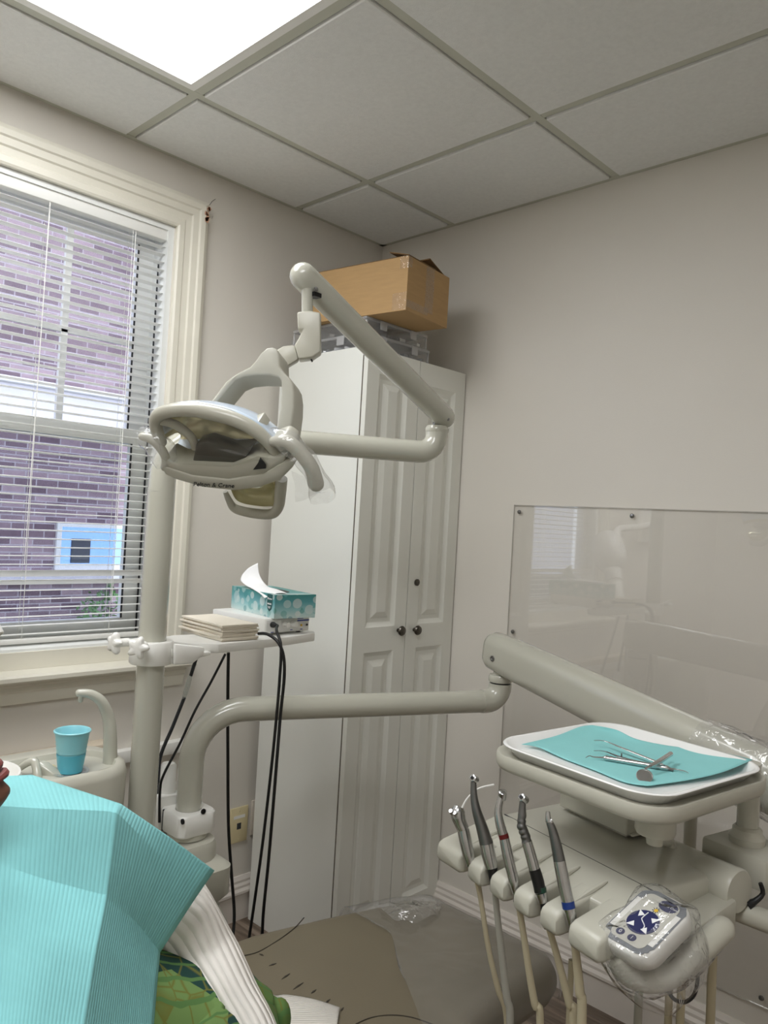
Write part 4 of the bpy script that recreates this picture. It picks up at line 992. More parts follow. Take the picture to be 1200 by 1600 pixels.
# clamp collar and base of the arm
MB().rings([[V((LBX_+a*1.0, LBY_+b, z)) for a, b in rrect(s, s, .02 if s > .08 else .03, 6)] for s, z in ((.062, .606), (.090, .606), (.096, .610), (.096, .650), (.090, .654), (.058, .654))], close0=False, close1=False).build('clamp_collar', 'white', du)
for c, nn in ((ony(285, 1284, LBY_-.048), V((0, -1, 0))), (onx(318, 1268, LBX_+.048), V((1, 0, 0)))):
    MB().lathe([(.006, -.002), (.006, .001), (.0035, .001), (.003, -.001), (0, -.001)], c, nn, 12).build('collar_screw', 'black', du)
MB().box((-.0008, -.0495, .0), (.0008, -.040, .048), frame((LBX_-.026, LBY_, .606), (1, 0, 0), (0, 1, 0))).build('collar_slit', 'gasket', du, smooth=False)
MB().box((-.016, -.03, 0), (.016, .03, .075), frame((LBX_-.055, LBY_-.02, .60), (1, 0, 0), (0, 1, 0)), bev=.004).build('collar_back', 'white', du)
MB().lathe([(.020, 0), (.020, .03), (.018, .034), (.018, .07), (.014, .075), (0, .075)], (LBX_-.07, LBY_-.015, .665), (0, 0, 1), 20).build('cord_grip', 'white', du)
MB().lathe([(.044, 0), (.044, .012), (.036, .014)], (LBX_, LBY_, .594), (0, 0, 1), 24).build('base_ring', 'beige2', du)
MB().rings([rr_ring(LBX_+.005, LBY_-.04, .13, .19, .045, z) for z in (.50,)]+[rr_ring(LBX_+.005, LBY_-.04, .128, .188, .045, .58), rr_ring(LBX_+.005, LBY_-.04, .118, .178, .04, .592)]).build('base_block', 'beige2', du)
MB().rings([rr_ring(LBX_-.01, LBY_-.06, .13, .22, .035, .435), rr_ring(LBX_+.008, LBY_-.05, .16, .25, .03, .475), rr_ring(LBX_+.008, LBY_-.05, .16, .25, .03, .535), rr_ring(LBX_+.0, LBY_-.055, .14, .22, .03, .552), rr_ring(LBX_-.005, LBY_-.05, .10, .18, .03, .565)]).build('base_shroud', 'beige2', du)
MB().rings([rr_ring(LBX_+.012, LBY_-.04, .165, .25, .055, 0), rr_ring(LBX_+.012, LBY_-.04, .165, .25, .055, .40), rr_ring(LBX_+.01, LBY_-.04, .13, .22, .05, .44)]).build('base_foot', 'beige2', du)
# spring arm
sA = et+V((0, 0, .075)); sB = at(1222, 1232, 1.30)
sd = (sB-sA).normalized(); sw = sd.cross(V((0, 0, 1))).normalized(); su_ = sw.cross(sd)
def arm_ring(c, w_, h_): return [c+sw*a+su_*b for a, b in rrect(w_, h_, min(w_, h_)*.46, 6)]
L_ = (sB-sA).length
MB().rings([arm_ring(sA-sd*.045, .05, .070), arm_ring(sA-sd*.042, .062, .086), arm_ring(sA-sd*.03, .068, .098), arm_ring(sA+sd*.05, .07, .104), arm_ring(sA.lerp(sB, .5), .074, .108), arm_ring(sB-sd*.05, .076, .106), arm_ring(sB+sd*.02, .072, .098), arm_ring(sB+sd*.04, .05, .07)]).build('spring_arm', 'beige', du, angle=1.0)
c = onpl(769, 1029, sA-sw*-.036, sw); MB().lathe([(.0075, -.004), (.0075, .001), (.004, .0012), (.003, 0), (0, 0)], c, sw if sw.dot(CAM-c) > 0 else -sw, 14).build('pivot_screw', 'steeld', du)
MB().box((-.012, -.012, -.008), (.012, .012, .010), frame(et+V((.012, -.006, .058)), (1, 0, 0), (0, 1, 0))).build('dark_slot', 'black', du, smooth=False)
# drop column at the end of the spring arm
colp = at(1168, 1290, 1.23)
cz = colp.z
MB().lathe([(.0165, -.02), (.0165, .10)], (colp.x, colp.y, cz), (0, 0, 1), 20).build('drop_column', 'beige', du)
MB().lathe([(.026, -.028), (.027, -.016), (.022, -.010), (.022, -.004), (.018, 0)], (colp.x, colp.y, cz), (0, 0, 1), 24).build('column_ring', 'beige2', du)
# console frame
UA = V((1.315, -.926, .83)); ua = math.radians(-13.3); ux = V((math.cos(ua), math.sin(ua), 0)); uy = V((-math.sin(ua), math.cos(ua), 0))
def U(x, y, z=0): return UA+ux*x+uy*y+V((0, 0, z))
UF = frame(UA, ux, uy, V((0, 0, 1)))
cl = V((colp.x, colp.y, 0))-UA; clx, cly = cl.dot(ux), cl.dot(uy)
MB().box((clx-.05, cly-.045, cz-.075-UA.z), (clx+.06, cly+.05, cz-.026-UA.z), UF, bev=.006).build('joint_block', 'beige2', du)
jz = cz-.10-UA.z
MB().tube([U(.29, .165, jz+.0), U(.40, .19, jz+.0), U(.52, .22, jz+.0)], .016, n=18, smooth=1).build('cross_tube', 'beige2', du)
hc = at(1152, 1392, 1.13)
MB().lathe([(.0, -.06), (.028, -.06), (.031, -.05), (.032, -.01), (.0325, .0), (.030, .004), (0, .005)], hc, ux*1.0, 32).build('hinge_drum', 'beige2', du)
# console: rear cover, finger deck
def urr(w_, h_, r_, z, cx, cy): return [U(cx+a, cy+b, z) for a, b in rrect(w_, h_, r_, 6)]
MB().rings([urr(.28, .17, .02, -.062, .155, .090), urr(.316, .20, .02, -.05, .153, .092), urr(.322, .206, .02, -.02, .153, .092), urr(.320, .204, .02, -.006, .153, .092), urr(.312, .198, .018, -.001, .152, .090), urr(.29, .178, .016, .001, .15, .088)]).build('rear_cover', 'beige2', du, angle=1.0)
MB().prism([U(-.012, -.0006, .001), U(-.012, -.072, -.016), U(-.012, -.072, -.055), U(-.012, -.0006, -.055)], ux*.333, bev=.004).build('finger_deck', 'beige2', du)
MB().box((-.002, -.0016, -.006), (.306, -.0006, .0012), UF).build('seam_line', 'gasket', du, smooth=False)
slots = [.056, .108, .160, .214, .266]
edges = [-.016]+slots+[.330]
for k in range(6):
    a0 = edges[k]+(.0095 if k else 0); a1 = edges[k+1]-(.0095 if k < 5 else 0); w2 = a1-a0; cxx = (a0+a1)/2
    rg = []
    for (yy, zt, zb, sc, rnd) in ((-.055, -.0105, -.055, 1, .005), (-.095, -.018, -.057, 1, .006), (-.122, -.0235, -.058, 1, .006), (-.130, -.027, -.057, .97, .006), (-.134, -.033, -.052, .88, .004)):
        rg.append([U(cxx+a, yy, (zt+zb)/2+b) for a, b in rrect(w2*sc, zt-zb, rnd, 4)])
    MB().rings(rg).build('holder_finger', 'beige2', du, angle=1.0)
    MB().tube([U(cxx+w2*.30, -.03, -.004), U(cxx+w2*.30, -.06, -.0105), U(cxx+w2*.30, -.105, -.0215)], [.0015, .0045, .0015], n=8, smooth=4).build('finger_ridge', 'beige2', du)
# meter box on the rear cover
MB().box((.022, .105, .008), (.17, .19, .041), UF, bev=.0015, seg=1).build('meter_box', 'beige', du, smooth=False)
MB().box((.03, .118, .001), (.16, .185, .008), UF).build('meter_box_foot', 'beige2', du, smooth=False)
MB().box((.135, .112, .008), (.178, .165, .0115), UF, bev=.001, seg=1).build('mounting_plate', 'beige2', du, smooth=False)
# tray table
TC = V((1.516, -.896, .962)); ta = math.radians(-8.6); tx_ = V((math.cos(ta), math.sin(ta), 0)); ty_ = V((-math.sin(ta), math.cos(ta), 0))
def T(x, y, z=0): return TC+tx_*x+ty_*y+V((0, 0, z))
def trr(w_, h_, r_, z, ox=0, oy=0): return [T(ox+a, oy+b, z) for a, b in rrect(w_, h_, r_, 8)]
MB().rings([trr(.286, .286, .04, -.021), trr(.314, .314, .054, -.019), trr(.321, .321, .056, -.013), trr(.322, .322, .057, .0), trr(.319, .319, .056, .004), trr(.312, .312, .053, .004), trr(.304, .304, .05, -.0012), trr(.28, .28, .04, -.0012)]).build('tray_table', 'beige2', du, angle=.9)
hub = onz(1025, 1275, TC.z-.033)
MB().lathe([(.0, -.040), (.011, -.039), (.013, -.026), (.026, -.024), (.028, -.020), (.028, .0), (.026, .012)], hub, (0, 0, 1), 24).build('table_hub', 'beige2', du)
MB().lathe([(.0025, 0), (.0025, .003), (0, .003)], hub+(CAM-hub).normalized()*.0275+V((0, 0, -.005)), (CAM-hub).normalized(), 8).build('hub_hole', 'black', du)
MB().tube([hub+V((0, 0, -.03)), U(.215, .15, .01), U(.225, .16, -.02)], .009, n=12, smooth=1).build('hub_stem', 'beige2', du)
bp_ = at(1079, 1290, 1.33)
MB().tube([V((bp_.x, bp_.y, TC.z-.02)), V((bp_.x, bp_.y, UA.z-.05))], .0105, n=16, smooth=1).build('support_post', 'beige2', du)
# touch pad
PN = V((-.11, -.39, .91)).normalized(); PC = at(1013, 1450, 1.0)
def pp(u_, v_, k=0): return onpl(u_, v_, PC+PN*k, PN)
pBL, pTL, pTR, pBR = pp(944, 1461), pp(1012, 1394), pp(1090, 1428), pp(1009, 1507)
pcx = (pBL+pTL+pTR+pBR)/4; pxx = ((pTR-pTL)+(pBR-pBL)).normalized(); pyy = PN.cross(pxx)
pw = ((pTR-pTL).length+(pBR-pBL).length)/2; ph = ((pTL-pBL).length+(pTR-pBR).length)/2; pw *= 1.1; ph *= 1.1; pcx += UP*.006-RT*.004
def pr2(w_, h_, r_, k, ox=0, oy=0, n=7): return [pcx+pxx*(a+ox)+pyy*(b+oy)+PN*k for a, b in rrect(w_, h_, r_, n)]
pad = MB().rings([pr2(pw*.8, ph*.8, .02, -.028), pr2(pw*.96, ph*.96, .024, -.024), pr2(pw*1.0, ph*1.0, .026, -.014), pr2(pw, ph, .026, -.006), pr2(pw*.96, ph*.96, .025, -.001), pr2(pw*.90, ph*.90, .022, .0)]).build('touch_pad', 'white', du, angle=1.0)
rsc = random.Random(11)
sc_ = [pcx+pxx*(a*(1+.0))+pyy*(b)+PN*.0004+ (pxx*rsc.uniform(-.0012, .0012)+pyy*rsc.uniform(-.0012, .0012)) for a, b in rrect(pw*.90, ph*.92, .018, 7)]
o2 = MB().prism(sc_, PN*.0003).build('worn_border', 'greyp', pad, smooth=False)
plate_ = MB().rings([pr2(pw*.66, ph*.80, .010, .0006), pr2(pw*.66, ph*.80, .010, .0014)]).build('key_plate', mat('key_plate_beige', (204, 202, 192), .4), pad, smooth=False)
for sx_ in (-1, 1): MB().prism([pcx+pxx*(sx_*pw*.375+a)+pyy*b+PN*.0006 for a, b in ((-pw*.05, -ph*.28), (pw*.05, -ph*.28), (pw*.05, ph*.26), (-pw*.05, ph*.26))], PN*.0006).build('unworn_strip', 'white', pad, smooth=False)
def pd(cx, cy, rx, ry, name, m, k=.0016, n=28): return MB().prism([pcx+pxx*(cx*pw+rx*pw*math.cos(2*PI*i/n))+pyy*(cy*ph+ry*ph*math.sin(2*PI*i/n))+PN*k for i in range(n)], PN*.0003).build(name, m, pad, smooth=False)
pd(.0, -.045, .27, .19, 'arrow_disc', 'navy')
for cx, cy, an in ((-.14, .055, 135), (.14, .055, 45), (-.14, -.145, 215), (.14, -.145, -35)):
    a_ = math.radians(an); MB().prism([pcx+pxx*(cx*pw)+pyy*(cy*ph)+(pxx*math.cos(a_+t_)+pyy*math.sin(a_+t_))*.0062+PN*.0021 for t_ in (0, 2.35, -2.35)], PN*.0002).build('arrow_key', 'print', pad, smooth=False)
MB().tube([pcx+pxx*(x_*pw)+pyy*(y_*ph)+PN*.0021 for x_, y_ in ((-.05, .11), (-.06, .0), (-.03, -.03), (.08, -.09), (.09, -.16))], .0007, n=6, smooth=3).build('chair_symbol', 'print', pad)
for cx, cy, tx3 in ((-.17, -.31, '0'), (.06, -.31, 'I')):
    pd(cx, cy, .075, .05, 'number_key', 'navy'); text('key_mark', tx3, frame(pcx+pxx*(cx*pw)+pyy*(cy*ph)+PN*.0021, pxx, pyy, PN), .008, 'print', pad, depth=.0001)
pd(.13, .32, .17, .085, 'name_disc', 'navy'); text('maker_name', 'Pelton & Crane', frame(pcx+pxx*(.13*pw)+pyy*(.32*ph)+PN*.0021, pxx, pyy, PN), .0046, 'print', pad, shear=.35, depth=.0001)
pd(.02, .19, .035, .025, 'lamp_symbol', 'yellow')
for k in range(8): a_ = 2*PI*k/8+.39; MB().tube([pcx+pxx*(.02*pw)+pyy*(.19*ph)+(pxx*math.cos(a_)+pyy*math.sin(a_))*r_+PN*.002 for r_ in (.003, .0052)], .0004, n=5, smooth=1).build('lamp_ray', 'gasket', pad)
# pad bracket and handle
MB().prism([U(.30, .13, -.02), U(.30, .13, -.065), U(.31, -.04, -.075), U(.31, -.04, -.045)], ux*.05, bev=.005).build('pad_bracket', 'beige2', du)
hpx = [(962, 1500, .995), (985, 1524, .99), (1020, 1530, .99), (1060, 1515, 1.0), (1098, 1480, 1.015), (1128, 1452, 1.03)]
MB().tube([at(*q) for q in hpx], [.012, .015, .016, .016, .0165, .0165], n=16, dome='end').build('handle', 'beige2', du)
MB().tube([at(1040, 1536, 1.02), at(1050, 1558, 1.02), at(1068, 1566, 1.02), at(1084, 1555, 1.02), at(1090, 1530, 1.02), at(1088, 1500, 1.03)], .0026, n=10).build('pad_cable', 'black', du)
MB().tube([at(1188, 1380, 1.14), at(1192, 1396, 1.14), at(1180, 1408, 1.14), at(1168, 1414, 1.14)], [.003, .0035, .0045, .0075], n=10, smooth=3).build('latch_lever', 'black', du)

# barrier bag over the touch pad
def bagfn(p, a, b): return p+V((noise.noise(p*24), noise.noise(p*24+V((4, 0, 0))), noise.noise(p*24+V((0, 8, 0)))))*.011
def bagrow(w_, h_, k, ox=0, oy=0):
    r = [pcx+pxx*(a+ox)+pyy*(b+oy)+PN*k for a, b in rrect(w_, h_, .03, 3)]; return r+[r[0]]
bag = MB().grid([bagrow(pw*.5, ph*.5, .006), bagrow(pw*.9, ph*.95, .006), bagrow(pw*1.16, ph*1.14, -.004), bagrow(pw*1.24, ph*1.18, -.024, .004, -.004), bagrow(pw*1.26, ph*1.22, -.044, .008, -.006), bagrow(pw*1.12, ph*1.12, -.066, .012, -.010)], 3, fn=bagfn).build('barrier_bag', 'film2', None, angle=0)
tag(bag, 'clear plastic bag wrapped around the touch pad and its handle', 'plastic bag')
tb = tubewrap([at(*q) for q in ((962, 1492, .99), (990, 1526, .99), (1035, 1528, .99), (1080, 1497, 1.01), (1112, 1464, 1.025))], [.017, .020, .021, .020, .0175], 1.0)
wrap(tb, 'barrier_sleeve', 'clear plastic sleeve around the handle below the touch pad', 'film2', amp=.004, seed=3)
wrap([[at(*q) for q in r] for r in (((1098, 1446, 1.02), (1110, 1432, 1.025), (1122, 1424, 1.03)), ((1096, 1462, 1.015), (1108, 1452, 1.02), (1120, 1438, 1.02)))], 'bag_twist', 'bright twisted end of the plastic bag by the handle', 'film', amp=.008, seed=12)

# tray and its contents ------------------------------------------------
ty = MB().rings([trr(.262, .262, .036, -.0008), trr(.270, .270, .04, -.0008), trr(.292, .292, .05, .012), trr(.303, .303, .055, .0145), trr(.307, .307, .056, .017), trr(.304, .304, .055, .0185), trr(.294, .294, .05, .018), trr(.272, .272, .04, .0035), trr(.25, .25, .034, .0015)]).build('instrument_tray', 'tray', None, angle=.9)
tag(ty, 'shallow white instrument tray with rounded corners on the beige table', 'tray')
TZ = TC.z
lpx = [[(815, 1163, .008), (842, 1168, .005), (880, 1185, .003), (930, 1204, .003), (975, 1222, .003), (1012, 1228, .004)],
       [(868, 1150, .012), (895, 1158, .006), (930, 1172, .003), (975, 1190, .003), (1020, 1206, .003), (1080, 1218, .006)],
       [(905, 1136, .018), (940, 1144, .012), (975, 1162, .004), (1020, 1177, .003), (1070, 1190, .004), (1130, 1206, .010)],
       [(925, 1133, .020), (962, 1140, .018), (995, 1155, .010), (1050, 1166, .008), (1110, 1172, .010), (1176, 1187, .018)]]
lin_ = MB().grid([[onz(u_, v_, TZ+.0015+k) for u_, v_, k in r] for r in lpx], 6).build('tray_liner', 'liner', None, angle=0, solid=.0006)
tag(lin_, 'teal paper liner curling in the white tray', 'paper liner')
iz = TZ+.008
t = thing('dental_tweezers', 'steel tweezers with bent tips on the teal liner', 'tweezers', onz(1000, 1185, iz))
MB().tube([onz(928, 1157, iz+.008), onz(945, 1158, iz+.008), onz(975, 1170, iz+.006), onz(1020, 1188, iz+.003), onz(1052, 1203, iz)], [.0008, .0013, .0026, .003, .0022], n=8, smooth=4, flat=(.5, 1)).build('prong', 'steel', t)
MB().tube([onz(928, 1173, iz+.002), onz(945, 1174, iz+.002), onz(972, 1184, iz+.002), onz(1015, 1194, iz+.001), onz(1052, 1204, iz)], [.0008, .0013, .0026, .003, .0022], n=8, smooth=4, flat=(.5, 1)).build('prong', 'steeld', t)
MB().lathe([(.0012, 0), (.0012, .006), (0, .006)], onz(971, 1183, iz+.002), (0, 0, 1), 8).build('guide_pin', 'steeld', t)
t = thing('dental_scaler', 'double ended steel scaler with a ribbed grip on the teal liner', 'scaler', onz(980, 1192, iz))
gp = [onz(943+i*(1046-943)/24, 1184+i*(1201-1184)/24, iz+.001) for i in range(25)]
MB().tube(gp, [.0024]+[(.0044 if (i % 2) else .0034) if (i < 9 or i > 15) else .0042 for i in range(1, 24)]+[.0024], n=12, smooth=1).build('grip', 'steel', t)
MB().tube([onz(943, 1184, iz+.001), onz(928, 1183, iz+.001), onz(921, 1181, iz+.003), onz(915, 1184, iz+.001)], [.0018, .0011, .0008, .0004], n=8).build('working_tip', 'steel', t)
MB().tube([onz(1046, 1201, iz+.001), onz(1060, 1203, iz+.001), onz(1070, 1205, iz+.002), onz(1076, 1208, iz)], [.0018, .0011, .0008, .0004], n=8).build('working_tip', 'steel', t)
t = thing('mouth_mirror', 'round mouth mirror with a steel handle lying across the scaler', 'mirror', onz(1010, 1210, iz))
MB().tube([onz(1048, 1178, iz+.012), onz(1030, 1190, iz+.011), onz(1016, 1197, iz+.009)], [.0038, .004, .0028], n=12, smooth=3, dome='start').build('grip', 'steel', t)
MB().tube([onz(1016, 1197, iz+.009), onz(1009, 1201, iz+.007), onz(1007, 1207, iz+.004)], [.0022, .0016, .0014], n=8, smooth=3).build('neck', 'steel', t)
mc = onz(1007, 1213, iz+.002)
mn = (V((0, 0, 1))+(CAM-mc).normalized()*1.1).normalized()
MB().lathe([(0, -.0012), (.0115, -.0012), (.0118, 0), (.0118, .0012), (.0108, .0014), (.0106, .0008), (0, .0008)], mc, mn, 28).build('mirror_head', 'steel', t)

# ================================================================ HANDPIECES IN THE HOLDERS
HPG = 'handpieces hanging in the console holders'
def px2m(r, d): return r*d/FPX
def handpiece(name, label, slot, segs, hose, hosemat, extra=None, ret=None):
    """segs: list of (part name, material, [(u, v, radius in photo px)])"""
    base = onz(*slot, .80); d = (base-CAM).dot(FW)
    t = thing(name, label, 'handpiece', base, group=HPG)
    for pn, m, pts in segs:
        MB().tube([at(u_, v_, d+.0002*(slot[1]-v_)) for u_, v_, r_ in pts], [px2m(r_, d) for u_, v_, r_ in pts], n=16, smooth=3).build(pn, m, t, angle=.6)
    hp_ = [at(u_, v_, d+.002) for u_, v_, r_ in hose]; rr_ = [px2m(r_, d) for u_, v_, r_ in hose]
    e = hp_[-1]; tgt = V(ret) if ret else e+V((.0, .25, -.1))
    low = e.lerp(tgt, .5); lowz = .16
    hp_ += [V((e.x, e.y+.01, .36)), V((e.x*.75+tgt.x*.25, e.y*.75+tgt.y*.25, lowz+.03)), V((low.x, low.y, lowz)), V((e.x*.2+tgt.x*.8, e.y*.2+tgt.y*.8, lowz+.06)), V((tgt.x, tgt.y, .40)), tgt]
    rr_ += [rr_[-1]]*6
    MB().tube(hp_, rr_, n=12, smooth=6).build('hose', hosemat, t)
    if extra: extra(t, d)
    return t
def ex1(t, d):
    for q in ((705, 1268), (711, 1271)): MB().lathe([(.0036, -.006), (.0036, .002), (.003, .003), (0, .003)], at(*q, d-.008), (CAM-at(*q, d)).normalized()+V((-.4, -.2, .5)), 12).build('button', 'steel', t)
    MB().tube([at(722, 1262, d+.018), at(730, 1248, d+.02), at(742, 1236, d+.022), at(754, 1230, d+.023), at(772, 1226, d+.024)], .0016, n=8).build('spray_tip', 'white', t)
def headcyl(t, d, u_, v_, r_, l_, ax, m='steel', bur=True):
    c = at(u_, v_, d+.028); a = V(ax).normalized()
    h = MB().lathe([(0, -l_*.6), (r_*.8, -l_*.6), (r_, -l_*.5), (r_, l_*.45), (r_*.85, l_*.5), (0, l_*.5)], c, a, 20).build('head', m, t)
    if bur: MB().lathe([(r_*.5, 0), (r_*.5, .0012), (0, .0012)], c+a*(l_*.5), a, 12).build('chuck', 'black', h)
toc = (CAM-at(740, 1217, 1.18)).normalized()
R1 = at(988, 1600, 1.12); R2 = at(1050, 1600, 1.15); R3 = at(1062, 1600, 1.12); R4 = at(1108, 1600, 1.15)
def ret(u_, v_, d_): return at(u_, v_, d_)
handpiece('air_water_syringe', 'steel air water syringe with a white tip, leftmost in the console', (733, 1345), [
    ('body', 'steel', [(735, 1352, 7), (732, 1335, 9.5), (727, 1312, 10), (724, 1296, 9.5)]),
    ('head', 'steel', [(724, 1296, 9.5), (719, 1285, 10), (716, 1275, 11.5), (716, 1266, 11), (718, 1260, 7)])],
    [(738, 1352, 5), (744, 1368, 5), (752, 1410, 4), (763, 1480, 4.2), (778, 1545, 4.5), (792, 1600, 4.5)], 'hose', ex1, ret(893, 1500, 1.16))
handpiece('contra_angle_handpiece', 'tall grey contra angle handpiece, second from left in the console', (768, 1362), [
    ('motor', 'steel', [(768, 1356, 10), (764, 1338, 11), (760, 1318, 11)]),
    ('sheath', 'steeld', [(760, 1318, 11), (752, 1290, 9), (745, 1268, 7.5), (741, 1248, 6), (740, 1228, 4.8), (740, 1214, 4.2)]),
    ('coupling', 'black', [(769, 1356, 8.5), (771, 1372, 7), (772, 1386, 6)])],
    [(773, 1386, 5), (777, 1430, 5), (785, 1500, 5.5), (792, 1560, 6), (797, 1600, 6)], 'hoseg', lambda t, d: headcyl(t, d, 741, 1217, .0055, .012, toc+V((-.5, -.2, .2))), ret(1000, 1500, 1.12))
handpiece('high_speed_handpiece', 'slim steel handpiece with a dark red ring in the console', (803, 1385), [
    ('handle', 'steel', [(800, 1364, 8.5), (793, 1335, 8.5), (788, 1310, 7.8)]),
    ('red_ring', 'red', [(788, 1310, 8), (786, 1303, 8)]),
    ('neck', 'steel', [(786, 1303, 7.6), (782, 1290, 7.4), (779, 1275, 6.6), (779, 1262, 5.6), (783, 1244, 4.8)]),
    ('coupling', 'steel', [(800, 1364, 8.5), (803, 1378, 8.5), (806, 1395, 5.5), (808, 1406, 6)]),
    ('collar', 'black', [(808, 1406, 6.6), (810, 1416, 6)])],
    [(811, 1416, 5), (818, 1460, 5), (827, 1520, 5.5), (836, 1570, 6), (844, 1600, 6)], 'hose', lambda t, d: headcyl(t, d, 785, 1242, .0062, .013, V((.3, -.3, 1)), 'steel', False), ret(1047, 1510, 1.13))
handpiece('turbine_handpiece', 'ribbed steel handpiece with a long black sleeve in the console', (846, 1410), [
    ('sleeve', 'black', [(844, 1394, 9), (841, 1378, 9.5), (835, 1358, 9.2)]),
    ('green_ring', 'greenb', [(845, 1394, 9.2), (844, 1386, 9.4)]),
    ('handle', 'steel', [(835, 1358, 8.8), (828, 1332, 8.6), (823, 1315, 8.4)]),
    ('ribbed_grip', 'steeld', [(823, 1315, 8.4), (822, 1311, 7.4), (821, 1307, 8.2), (820, 1303, 7.2), (818, 1299, 8), (817, 1295, 7), (815, 1291, 7.8), (815, 1287, 6.6), (815, 1283, 7.2), (815, 1279, 6.2), (816, 1274, 6.8), (816, 1262, 5.6), (817, 1250, 5)]),
    ('coupling', 'steel', [(845, 1395, 9.4), (849, 1410, 8)]),
    ('hose_grip', 'black', [(850, 1410, 6), (853, 1432, 7), (857, 1450, 7)])],
    [(857, 1448, 5), (868, 1485, 5.5), (880, 1530, 6), (890, 1570, 6.5), (896, 1600, 6.5)], 'hose', lambda t, d: headcyl(t, d, 818, 1248, .0055, .013, toc+V((-.6, .1, .1))), ret(1066, 1510, 1.11))
handpiece('surgical_motor', 'tapered steel motor with a blue ring, nearest the touch pad', (890, 1435), [
    ('tip', 'steel', [(862, 1284, 6.5), (857, 1283, 5), (856, 1268, 3.4)]),
    ('nose_cone', 'steeld', [(874, 1345, 9.6), (869, 1320, 8.6), (863, 1296, 6.8), (858, 1284, 5.4)]),
    ('handle', 'steel', [(887, 1408, 10), (881, 1380, 10), (874, 1345, 9.6)]),
    ('blue_ring', 'blue', [(889, 1419, 10.3), (887, 1408, 10.3)]),
    ('coupling', 'steel', [(889, 1419, 9.6), (892, 1432, 9), (894, 1450, 6), (896, 1466, 6.5)])],
    [(897, 1464, 6), (901, 1500, 6.5), (906, 1550, 7.5), (909, 1600, 7.5)], 'hose', None, ret(1114, 1480, 1.14))
# ================================================================ DENTAL CHAIR
ch = thing('dental_chair', 'taupe vinyl dental chair with a long leg rest', 'dental chair', (1.04, -1.3, 0))
ST = [(-1.72, 1.05, .25, .47, .11), (-1.5, 1.05, .27, .47, .11), (-1.25, 1.05, .272, .468, .11), (-1.05, 1.042, .262, .462, .105), (-.88, 1.035, .235, .448, .10), (-.72, 1.03, .214, .43, .10), (-.60, 1.03, .200, .413, .10), (-.555, 1.03, .188, .404, .092), (-.53, 1.03, .165, .394, .07)]
def seat_ring(y, xc, hw, zt, th, off=0, n=7): return [V((xc+a, y, zt-th/2+b)) for a, b in rrect(2*hw+2*off, th+2*off, .042+off, n)]
MB().rings([seat_ring(*s) for s in ST]).build('seat', 'seat', ch, angle=1.2)
def zseat(y):
    for a, b in zip(ST, ST[1:]):
        if a[0] <= y <= b[0]: t_ = (y-a[0])/(b[0]-a[0]); return a[3]+(b[3]-a[3])*t_
    return ST[-1][3]
def onseat(u_, v_, k=0):
    z = .45
    for _ in range(8): p = onz(u_, v_, z); z = zseat(p.y)+k
    return onz(u_, v_, z)
for q in (((475, 1434), (460, 1450), (436, 1468), (404, 1487), (376, 1494)), ((556, 1600), (580, 1590), (612, 1586), (645, 1590), (680, 1602))):
    MB().tube([onseat(*p, .0005) for p in q], .0011, n=6, smooth=5).build('piping_seam', 'seam', ch)
for a, b in (((420, 1509), (432, 1505)), ((440, 1530), (453, 1521)), ((458, 1546), (474, 1535)), ((486, 1552), (494, 1546)), ((508, 1568), (516, 1561)), ((405, 1490), (412, 1493)), ((532, 1580), (537, 1574))):
    pa, pb = onseat(*a, .0006), onseat(*b, .0006); MB().tube([pa, pa.lerp(pb, .5), pb], [.0004, .0022, .0006], n=6, smooth=4, flat=(.4, 1)).build('gathered_pleat', 'seam', ch)
# backrest behind the patient
BK = [V((1.10, -1.60, .46)), V((1.12, -1.72, .55)), V((1.14, -1.88, .70)), V((1.16, -2.02, .86))]
rg = []
for i, (c, hw) in enumerate(zip(BK, (.22, .24, .23, .19))):
    tdir = (BK[min(i+1, 3)]-BK[max(i-1, 0)]).normalized(); nrm = V((0, -tdir.z, tdir.y))
    rg.append([c+V((a, 0, 0))+nrm*b for a, b in rrect(2*hw, .08, .035, 6)])
MB().rings(rg).build('backrest', 'seat', ch, angle=1.2)
hr = V((1.17, -2.12, .98)); MB().lathe([(0, -.05), (.06, -.045), (.085, -.01), (.08, .03), (0, .04)], hr, V((0, .75, .66)), 24).build('headrest', 'seat', ch)
MB().rings([rr_ring(1.04, -1.3, .40, .62, .08, 0), rr_ring(1.04, -1.3, .40, .62, .08, .04), rr_ring(1.04, -1.3, .34, .56, .07, .055)]).build('base_plate', 'beige2', ch)
MB().rings([rr_ring(1.04, -1.3, .24, .34, .05, .05), rr_ring(1.04, -1.28, .26, .42, .05, .25), rr_ring(1.04, -1.26, .34, .62, .06, .362)]).build('lift_column', 'beige2', ch)
